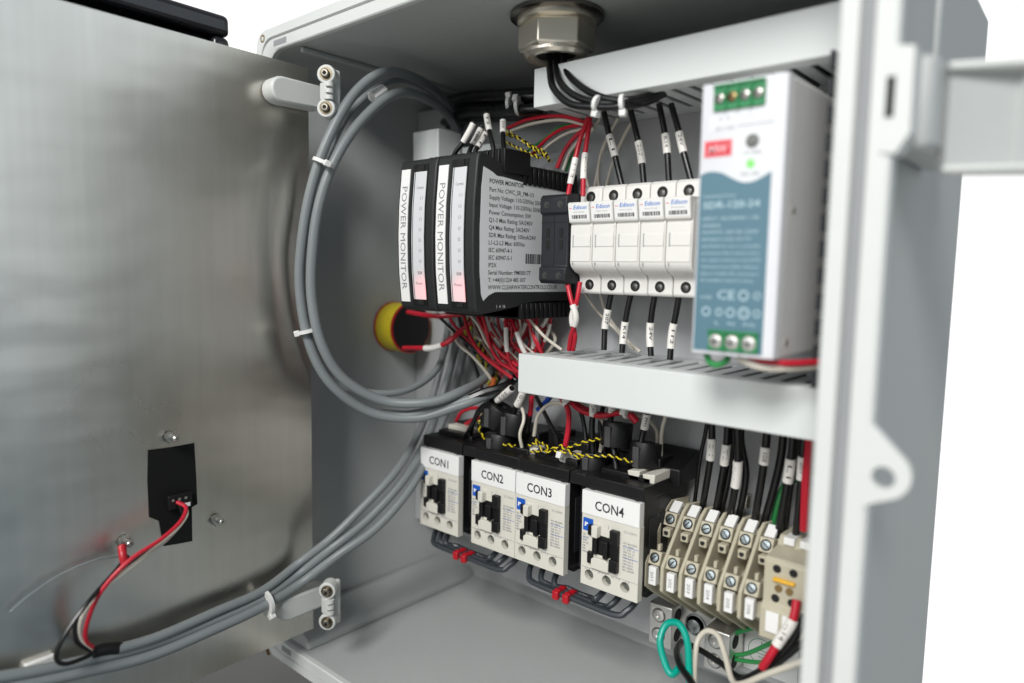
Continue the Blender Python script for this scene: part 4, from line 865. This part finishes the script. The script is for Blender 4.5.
for lab, pts, mk in (('leftmost white-tipped black wire above the monitors', [(474, 122, -72), (469, 132, -74), (462, 144, -76), (455, 153, -78), (451, 168, -78)], (.04, .46)),
    ('upright white-tipped black wire above the monitors', [(486, 112, -62), (488, 124, -64), (491, 138, -68), (494, 152, -70), (496, 172, -72)], (.06, .38)),
    ('short white-tipped black wire right of the upright one', [(503, 118, -56), (503, 128, -58), (503, 138, -62), (504, 152, -66), (505, 172, -70)], (.06, .39)),
    ('grey marked wire between the white-tipped ones', [(482, 126, -60), (477, 136, -62), (470, 150, -66), (465, 168, -70)], (.07, .55)), ('second grey marked wire leaning beside the grey one', [(488, 130, -58), (482, 140, -60), (475, 152, -66), (470, 168, -70)], (.07, .55))):
    wire(lab, pts, 1.7 if mk[1] < .7 else 1.3, wblk, [mk], group=gM, seg=12)
# bundle of black cables under the ceiling, with ties
for k, (dv, dy, lab) in enumerate(((0, 0, 'upper black cable of the bundle under the ceiling left of the gland'), (7, 6, 'middle black cable of the bundle under the ceiling left of the gland'), (13, -4, 'lower black cable of the bundle under the ceiling left of the gland'),
                       (19, 8, 'lowest black cable of the bundle behind the monitors'), (-4, 14, 'rearmost black cable of the ceiling bundle'))):
    wire(lab, [(440, 108 + dv * 1.3, 10 + dy * .2), (465, 100 + dv, -16 + dy), (495, 98 + dv, -28 + dy), (522, 97 + dv, -34 + dy), (545, 96 + dv, -30 + dy)], 4.0, wblk, name='black_cable', cat='cable', group='black cable bundle under the ceiling', seg=12)
zip_tie('white cable tie on the black bundle under the ceiling, left one', at(510, 104, -36), (1, .3, 0), 5, head=(0, -.4, 1))
zip_tie('white cable tie on the black bundle under the ceiling, right one', at(519, 106, -38), (1, .3, 0), 6, head=(0, -1, .6))

# ================================================================== WIRES BELOW THE FUSES
gC = 'black marked wires between the fuse holders and the lower duct'
for lab, pts, mk in (('first marked black wire below the fuse holders from the left', [(611, 294, -40), (608, 310, -40), (605, 328, -40), (604, 350, -42)], (.32, .68)),
    ('second marked black wire below the fuse holders from the left', [(631, 294, -40), (627, 312, -40), (624, 332, -40), (622, 353, -42)], (.50, .86)),
    ('third marked black wire below the fuse holders from the left', [(655, 294, -40), (652, 312, -40), (650, 332, -40), (651, 356, -42)], (.52, .88)),
    ('fourth marked black wire below the fuse holders, next to the power supply', [(679, 296, -40), (676, 314, -40), (672, 334, -40), (670, 360, -42)], (.50, .86))):
    wire(lab, pts, 1.9, wblk, [mk], group=gC, seg=12)
for lab, pts in (('cream wire slanting down right below the first fuse holder', [(585, 294, -20), (598, 312, -18), (616, 330, -16), (634, 350, -16)]), ('second cream wire crossing behind the marked black wires', [(600, 294, -18), (606, 312, -16), (622, 335, -16), (640, 352, -18)])):
    wire(lab, pts, 1.1, wwht, group=gW)
# PSU tails
wire('green earth wire looping under the power supply', [(706, 350, -112), (709, 361, -114), (717, 365, -114), (727, 360, -112), (727, 352, -108)], 1.6, wgrn, name='wire')
wire('red wire running right under the power supply to the duct', [(742, 352, -108), (758, 360, -112), (785, 363, -108), (815, 362, -96), (830, 360, -90)], 1.5, wred)
wire('cream wire running right under the power supply to the duct', [(734, 352, -108), (745, 362, -114), (770, 369, -112), (800, 368, -100), (825, 365, -90)], 1.4, wwht)

# ---- the tangle below the monitors
rnd = random.Random(11)
gT = 'red and white wires hanging below the monitors'
tang = [
 ('long white wire crossing down to the yellow pair', wwht, [(436, 312, -60), (448, 326, -58), (462, 345, -52), (480, 365, -44), (495, 385, -36)], 1.2, None),
 ('long red wire beside the long white one', wred, [(446, 312, -58), (455, 326, -56), (470, 342, -50), (488, 358, -44), (515, 372, -36)], 1.4, None),
 ('white wire of the second bend', wwht, [(452, 334, -58), (460, 346, -55), (472, 356, -50), (488, 374, -42), (496, 388, -36)], 1.2, None),
 ('black wire running along the long red wire', wblk, [(440, 318, -62), (455, 332, -60), (475, 350, -54), (492, 365, -48), (516, 380, -40)], 1.2, None),
 ('white wire starting at the middle of the right monitor', wwht, [(468, 312, -62), (478, 325, -62), (486, 342, -58), (494, 352, -50)], 1.2, None),
 ('red wire dropping from the middle of the right monitor', wred, [(481, 310, -60), (486, 328, -60), (490, 345, -56), (500, 362, -50), (520, 374, -42)], 1.5, None),
 ('red wire with upright white marker, front one', wred, [(507, 312, -50), (506, 330, -54), (507, 350, -54), (512, 366, -48), (524, 376, -42)], 1.5, (.22, .52)),
 ('red wire with slanting white marker', wred, [(508, 312, -48), (515, 328, -50), (521, 345, -50), (528, 358, -46)], 1.5, (.42, .86)),
 ('red wire with short white marker behind the slanting one', wred, [(500, 312, -44), (505, 322, -44), (516, 336, -42), (530, 356, -38)], 1.2, (.1, .3)),
 ('red wire with white marker leaning right', wred, [(528, 314, -36), (524, 328, -36), (518, 340, -36), (512, 356, -34)], 1.3, (.2, .62)),
 ('red wire with white marker, left of the pair near the duct', wred, [(531, 314, -34), (531, 330, -34), (533, 345, -34), (530, 360, -34)], 1.3, (.3, .75)),
 ('red wire with white marker, right of the pair near the duct', wred, [(537, 314, -32), (537, 328, -32), (537, 342, -32), (534, 358, -32)], 1.3, (.3, .75)),
 ('red wire with white marker leaning left near the duct', wred, [(549, 312, -30), (545, 322, -30), (539, 332, -30), (534, 352, -30)], 1.3, (.1, .5)),
 ('rearmost red wire with white marker by the duct', wred, [(552, 312, -26), (550, 325, -26), (546, 338, -26), (540, 352, -26)], 1.2, (.3, .75)),
 ('white wire slanting over the duct slots', wwht, [(526, 314, -44), (535, 326, -46), (546, 338, -46), (562, 350, -46)], 1.3, None),
 ('red wire bending to the duct mouth low down', wred, [(490, 332, -44), (502, 345, -42), (512, 355, -40), (522, 368, -38)], 1.3, (.15, .35)),
 ('red wire curving in behind the bent one', wred, [(497, 314, -40), (500, 330, -38), (510, 345, -36), (524, 354, -34)], 1.3, None),
 ('short red wire low at the duct corner', wred, [(498, 348, -44), (506, 362, -42), (514, 372, -40), (524, 382, -40)], 1.3, None),
 ('red wire in the rear of the tangle', wred, [(540, 312, -26), (530, 325, -26), (522, 338, -26), (520, 360, -26)], 1.4, None),
 ('dark red wire crossing to the left of the tangle', wred, [(472, 322, -40), (464, 328, -42), (455, 334, -44), (446, 342, -48)], 2.0, None),
 ('white wire short loop beside the yellow pair', wwht, [(474, 328, -46), (476, 336, -48), (482, 341, -48)], 1.3, None),
 ('grey wire slanting behind the right markers', wgry, [(488, 318, -24), (500, 330, -22), (514, 342, -22)], 1.2, None)]
for lab, m, pts, r, mk in tang: wire(lab, pts, r * .86, m, [mk] if mk else (), group=gT, seg=10)
extra = random.Random(21)
for k in range(10):
    u = 505 + k * 5.5 + extra.uniform(-2, 2); o = wire('dim red wire among the rear ones behind the marked wires of the tangle', [(u, 311, -18), (u + extra.uniform(-6, 6), 325, -18), (u + extra.uniform(-12, 4), 340, -18), (u + extra.uniform(-14, 2), 358, -20)], 1.3, wred if k % 3 else wwht, group='rear wires of the tangle', seg=8)
    if k % 3 == 0: o['label'] = 'dim cream wire among the rear ones behind the marked wires of the tangle'; o['group'] = 'rear cream wires of the tangle'
twisted('yellow and black twisted pair hanging left of the tangle', [(468, 318, -30), (478, 340, -30), (486, 360, -30), (497, 385, -30)], 1.7, 7)
twisted('yellow and black twisted pair hanging behind the first one', [(462, 322, -24), (472, 345, -24), (488, 372, -24), (490, 395, -24)], 1.8, 6)
twisted('yellow and black twisted pair reaching the duct corner', [(476, 322, -24), (484, 345, -24), (494, 365, -24), (500, 392, -24)], 1.8, 6)
o = MB().tube(spline([at(484, 392, -40), at(492, 386, -40), at(494, 378, -40)], 5), 2, 10).build('splice', mat('crimp_orange', (.5, .12, .03), .4), org=at(484, 392, -40)); tag(o, 'small orange wire splice at the foot of the yellow pairs', 'splice')
# wires into the yellow buzzer
wire('upper red wire running into the buzzer', [(408, 312, -55), (425, 315, -62), (440, 316, -62), (462, 314, -56)], 1.9, wred)
wire('lower red wire with white marker running out of the buzzer', [(404, 348, -60), (420, 348, -66), (432, 348, -68), (448, 342, -66), (462, 330, -58)], 1.9, wred, [(.36, .66)], seg=12)
wire('thin cream wire running beside the upper buzzer wire', [(438, 318, -60), (452, 316, -58), (468, 312, -54)], 1.2, wwht)

# ================================================================== WIRES UNDER THE LOWER DUCT
gD = 'black marked wires through the current transformers'
for lab, pts, mk in (('marked black wire left of the ring above CON4', [(593, 396, -42), (593, 412, -42), (592, 430, -42), (594, 470, -44)], (.14, .42)),
    ('marked black wire passing through the upper ring above CON4', [(613, 400, -40), (612, 412, -40), (611, 425, -40), (617, 475, -46)], (.05, .4)),
    ('marked black wire passing through the large ring above CON4', [(648, 408, -36), (645, 425, -36), (641, 445, -38), (636, 492, -46)], (.12, .42))):
    wire(lab, pts, 2.0, wblk, [mk], group=gD, seg=12)
wire('left white-marked wire entering the tilted ring at the duct corner', [(512, 388, -50), (504, 395, -48), (494, 404, -46), (488, 420, -46)], 2.1, wblk, [(.02, .55)], group=gD, seg=12)
wire('right white-marked wire entering the rings at the duct corner', [(524, 390, -48), (520, 400, -46), (514, 412, -44), (506, 440, -46)], 2.1, wblk, [(.02, .5)], group=gD, seg=12)
for lab, m, pts, r in (('red wire hanging straight down between CON2 and CON3', wred, [(560, 396, -40), (568, 410, -44), (568, 430, -46), (564, 452, -48)], 1.9),
    ('red wire arching right toward the rings', wred, [(568, 400, -40), (582, 411, -42), (600, 416, -42), (622, 413, -40), (636, 418, -38)], 1.8),
    ('second thin red wire arching just above the other', wred, [(566, 396, -36), (585, 408, -36), (604, 414, -36), (628, 411, -34)], 1.1),
    ('cream wire arching left under the duct', wwht, [(566, 404, -34), (550, 404, -34), (538, 416, -34), (534, 436, -34)], 1.4),
    ('cream wire arching right behind the marked wires', wwht, [(578, 400, -34), (592, 412, -34), (604, 425, -34), (600, 452, -36)], 1.3),
    ('cream wire bending down right of the large ring', wwht, [(630, 414, -24), (645, 418, -24), (656, 430, -24), (657, 448, -24)], 1.3),
    ('long cream wire dropping straight to the contact block', wwht, [(667, 411, -26), (662, 430, -26), (661, 450, -26), (660, 478, -28)], 1.3),
    ('dark red wire behind the duct corner rings', wred, [(532, 396, -30), (530, 415, -30), (526, 430, -30)], 1.9),
    ('blue wire behind the duct corner', wblue, [(552, 394, -24), (546, 402, -24), (538, 410, -24)], 2.2),
    ('short red wire beside the cream coil terminal', wred, [(466, 424, -34), (478, 418, -36), (490, 420, -38)], 1.7)):
    wire(lab, pts, r, m, group='loose wires under the lower duct')
zip_tie('clear cable tie on the red and cream wires under the duct', at(567, 402, -42), (1, .2, -.8), 3.4)
zip_tie('clear cable tie on the red wire behind the marked ring wires', at(627, 413, -40), (1, 0, -.1), 3)
zip_tie('white cable tie on the yellow pairs above CON3', at(564, 456, -50), (1, 0, 0), 3.6)
o = MB().tube(spline([at(630, 414, -39), at(637, 422, -38)], 4), 2.3, 12).build('crimp_sleeve', wred, org=at(630, 414, -39)); tag(o, 'red crimp sleeve hanging above the large ring', 'crimp sleeve')
for lab, pts, tn in (('yellow and black twisted pair bunched above CON3', [(528, 446, -50), (540, 442, -50), (552, 450, -50), (566, 448, -52), (585, 442, -50), (602, 438, -46)], 13),
    ('yellow and black twisted pair snaking right toward the big ring', [(530, 452, -52), (545, 450, -52), (565, 452, -54), (590, 456, -52), (610, 456, -50), (632, 462, -48)], 14),
    ('lower yellow and black twisted pair drooping above CON3', [(535, 440, -52), (545, 452, -54), (560, 446, -54), (575, 456, -54), (588, 460, -52)], 8),
    ('yellow and black twisted pair curled left of the tilted ring', [(500, 440, -50), (488, 440, -52), (480, 432, -54), (480, 420, -54), (486, 412, -52), (492, 418, -50)], 7),
    ('short yellow pair leading right behind the rings on CON2', [(490, 442, -52), (502, 444, -52), (515, 446, -50)], 4)):
    twisted(lab, pts, .95, tn)

# small cream bases and black posts on top of the contactors
for i, (u, v, Y, lab) in enumerate(((537, 452, -44, 'small cream terminal showing between the yellow pairs on CON3'), (576, 458, -42, 'small cream terminal right of the yellow pair tie'), (500, 452, -44, 'small cream terminal right of the rings on CON2'))):
    c = at(u, v, Y); t = MB().box(c.x - 4, c.x + 4, Y - 4, Y + 6, -220, c.z + 4).build('terminal_post', cream, org=(c.x, Y, -218), bevel=.7); tag(t, lab, 'terminal', 'cream terminals on the contactors')
for i, (x, lab) in enumerate(((-185, 'black contact block on top of CON2'), (-140, 'black contact block on top of CON3'), (-84, 'black contact block on top of CON4'), (-243, 'black contact block on top of CON1'))):
    t = MB().box(x - 10, x + 22, -34, -6, -218, -206 if i != 3 else -211).build('contact_block', blk, org=(x, 0, -212), bevel=1); tag(t, lab, 'contact block', 'black contact blocks')

# ================================================================== WIRES DOWN TO THE TERMINALS
gE = 'black wires down to the beige terminals'
E_ = (('first thin black wire on the left of the terminal feed', [(709, 412, -30), (705, 435, -26), (700, 460, -22), (696, 495, -18)], 1.3, None),
 ('marked black wire above the second terminal', [(711, 412, -32), (712, 435, -32), (710, 462, -30), (704, 500, -24)], 2.1, (.38, .64)),
 ('marked black wire above the third terminal', [(728, 414, -32), (727, 438, -32), (724, 465, -30), (717, 505, -24)], 2.1, (.42, .66)),
 ('plain black wire right of the third terminal marker', [(734, 416, -28), (733, 445, -26), (729, 475, -24), (722, 508, -20)], 2.0, None),
 ('marked black wire set low above the fourth terminal', [(737, 416, -34), (738, 445, -34), (737, 475, -32), (731, 512, -26)], 2.2, (.52, .76)),
 ('plain black wire bulging right of the low marker', [(743, 417, -28), (741, 440, -28), (746, 475, -26), (740, 512, -22)], 2.1, None),
 ('marked black wire standing alone above the fifth terminal', [(768, 420, -34), (766, 445, -34), (763, 470, -32), (756, 515, -26)], 2.3, (.36, .6)),
 ('plain black wire slanting left between two markers', [(784, 424, -30), (782, 450, -28), (776, 480, -26), (765, 520, -22)], 2.4, None),
 ('marked black wire above the sixth terminal', [(794, 424, -34), (792, 450, -34), (788, 480, -32), (780, 525, -28)], 2.3, (.44, .68)),
 ('second black wire of the doubled pair on the right', [(800, 424, -30), (798, 450, -30), (792, 480, -26), (786, 525, -22)], 1.8, None),
 ('rightmost marked black wire beside the red one', [(805, 426, -36), (803, 450, -36), (801, 480, -34), (797, 528, -30)], 2.0, (.42, .66)))
for lab, pts, r, mk in E_: wire(lab, pts[:-1] + [(pts[-1][0] - 1, pts[-1][1] + 4, pts[-1][2] + 2), (pts[-1][0] - 5, pts[-1][1] + 24, -18)], r, wblk, [(mk[0] * .75, mk[1] * .75)] if mk else (), group=gE, seg=12)
wire('bright red wire hugging the cabinet edge above the terminals', [(810, 424, -42), (809, 450, -42), (806, 480, -40), (804, 530, -34)], 2.4, wred)
wire('green wire curving behind the black terminal wires', [(815, 470, -20), (798, 478, -20), (782, 490, -18), (772, 525, -14)], 2.0, wgrn)
o = MB().cyl(at(745, 506, -12), at(747, 494, -12), 3.2, 16).build('plate_screw', steel, org=at(745, 506, -12)); tag(o, 'round steel screw on the back plate above the terminals', 'screw')

# ================================================================== WIRES AT THE BOTTOM RIGHT
T_ = [(679, 655, -40), (679, 667, -50), (671, 674, -57), (664, 660, -54), (660, 640, -48), (667, 624, -42), (679, 624, -42), (687, 640, -46), (689, 665, -56), (690, 695, -70)]
wire('bright teal wire bent in a loop in front of the left ground lug', T_, 2.2, wteal, seg=14)
wire('black wire curling through the teal loop', [(682, 642, -20), (677, 650, -38), (680, 665, -55), (690, 680, -66), (700, 700, -80)], 2.2, wblk, seg=12)
wire('cream wire bent over the right ground lug', [(694, 692, -66), (695, 660, -50), (698, 640, -42), (707, 631, -40), (718, 636, -42), (725, 655, -50), (732, 680, -62), (742, 684, -68), (765, 675, -72), (795, 664, -74), (830, 650, -78)], 1.7, wwht, seg=14)
wire('black wire running right across the ground lugs', [(690, 645, -34), (705, 653, -40), (722, 664, -46), (742, 678, -56), (770, 668, -60), (800, 645, -60), (820, 630, -60)], 1.9, wblk, seg=12)
wire('second black wire sweeping up to the terminals', [(738, 683, -60), (765, 668, -60), (790, 645, -58), (805, 615, -54)], 2.0, wblk, seg=12)
wire('dark grey wire sweeping up beside the black ones', [(760, 672, -52), (785, 652, -52), (800, 625, -50), (806, 605, -46)], 1.9, wdg, seg=12)
wire('upper green earth wire across the round symbol', [(728, 655, -14), (745, 654, -16), (765, 646, -22), (785, 636, -28)], 1.4, wgrn)
wire('lower green earth wire across the round symbol', [(728, 658, -14), (745, 661, -16), (765, 662, -22), (790, 655, -28)], 1.4, wgrn)
wire('short green earth wire entering the right lug at the top', [(733, 634, -14), (745, 630, -16), (762, 626, -20)], 1.6, wgrn)
wire('red sleeved wire with a long white marker rising to the terminals', [(762, 668, -64), (770, 656, -64), (780, 640, -62), (792, 622, -60), (797, 600, -56)], 2.3, wred, [(.42, .78)], seg=12)

# ---- more of the tangle between the monitors, the duct corner and the contactors
ex = random.Random(5)
for i, (lab, m, pts, r_) in enumerate((
    ('black wire hanging behind the white-markered reds by the duct corner', wblk, [(515, 312, -30), (508, 335, -28), (500, 360, -26), (504, 395, -26)], 1.4),
    ('black wire falling left of the yellow pairs below the monitors', wblk, [(458, 312, -36), (464, 340, -34), (476, 370, -32), (484, 396, -34)], 1.5),
    ('dark red wire falling between the yellow pairs', wred, [(470, 314, -30), (480, 338, -28), (492, 358, -28), (506, 384, -28)], 1.4),
    ('cream wire falling close left of the duct corner', wwht, [(494, 312, -34), (492, 335, -36), (500, 356, -36), (512, 378, -36)], 1.2),
    ('red wire crossing over the cream one at the duct corner', wred, [(476, 312, -52), (484, 330, -54), (500, 352, -52), (518, 366, -46)], 1.4),
    ('red wire sagging lowest under the right monitor', wred, [(463, 312, -50), (470, 336, -54), (484, 356, -52), (512, 378, -44)], 1.4),
    ('black wire looping behind the rings above CON3', wblk, [(536, 396, -30), (548, 420, -34), (556, 436, -36), (558, 452, -38)], 1.6),
    ('second black wire looping behind the rings above CON3', wblk, [(578, 400, -30), (584, 425, -30), (586, 445, -32), (584, 462, -34)], 1.6),
    ('black wire standing behind the upper ring above CON4', wblk, [(604, 402, -24), (600, 425, -24), (604, 450, -28), (606, 468, -32)], 1.6),
    ('black wire bowing from the tilted ring to CON1', wblk, [(492, 400, -48), (478, 414, -52), (470, 428, -54), (462, 442, -48)], 1.6),
    ('second black wire bowing from the tilted ring to CON1', wblk, [(500, 396, -44), (482, 406, -48), (474, 420, -50), (470, 442, -44)], 1.5),
    ('cream wire curling between the rings on CON2', wwht, [(520, 402, -40), (524, 418, -46), (520, 434, -50), (522, 448, -48)], 1.2),
    ('red wire curling behind the coil terminal of CON1', wred, [(455, 424, -30), (462, 412, -32), (476, 408, -34), (492, 412, -36)], 1.5))):
    wire(lab, pts, r_, m, group='loose wires around the duct corner')
for i, (u, v, Y, lab) in enumerate(((556, 440, -30, 'black plug standing behind the yellow pairs on CON3'), (520, 440, -30, 'black plug standing behind the rings on CON2'), (597, 446, -22, 'black plug standing behind the low ring near CON4'))):
    c = at(u, v, Y); o = MB().box(c.x - 8, c.x + 8, Y, Y + 14, -219, c.z + 7).build('plug', blk, org=(c.x, Y, -219), bevel=1.2); tag(o, lab, 'plug', 'black plugs on the contactors')

for i in range(9):
    u = 470 + i * 8; m = (wwht, wred, wred)[i % 3]; o = ex.uniform
    wire('thin %s wire without marker in the tangle under the right monitor' % ('cream' if m is wwht else 'red'), [(u, 311, -40 - i), (u + o(-4, 10), 326, -44), (u + o(0, 16), 342, -44), (min(u + 24, 545), 360, -40)], .8, m, group='thin %s wires in the tangle under the right monitor' % ('cream' if m is wwht else 'red'))
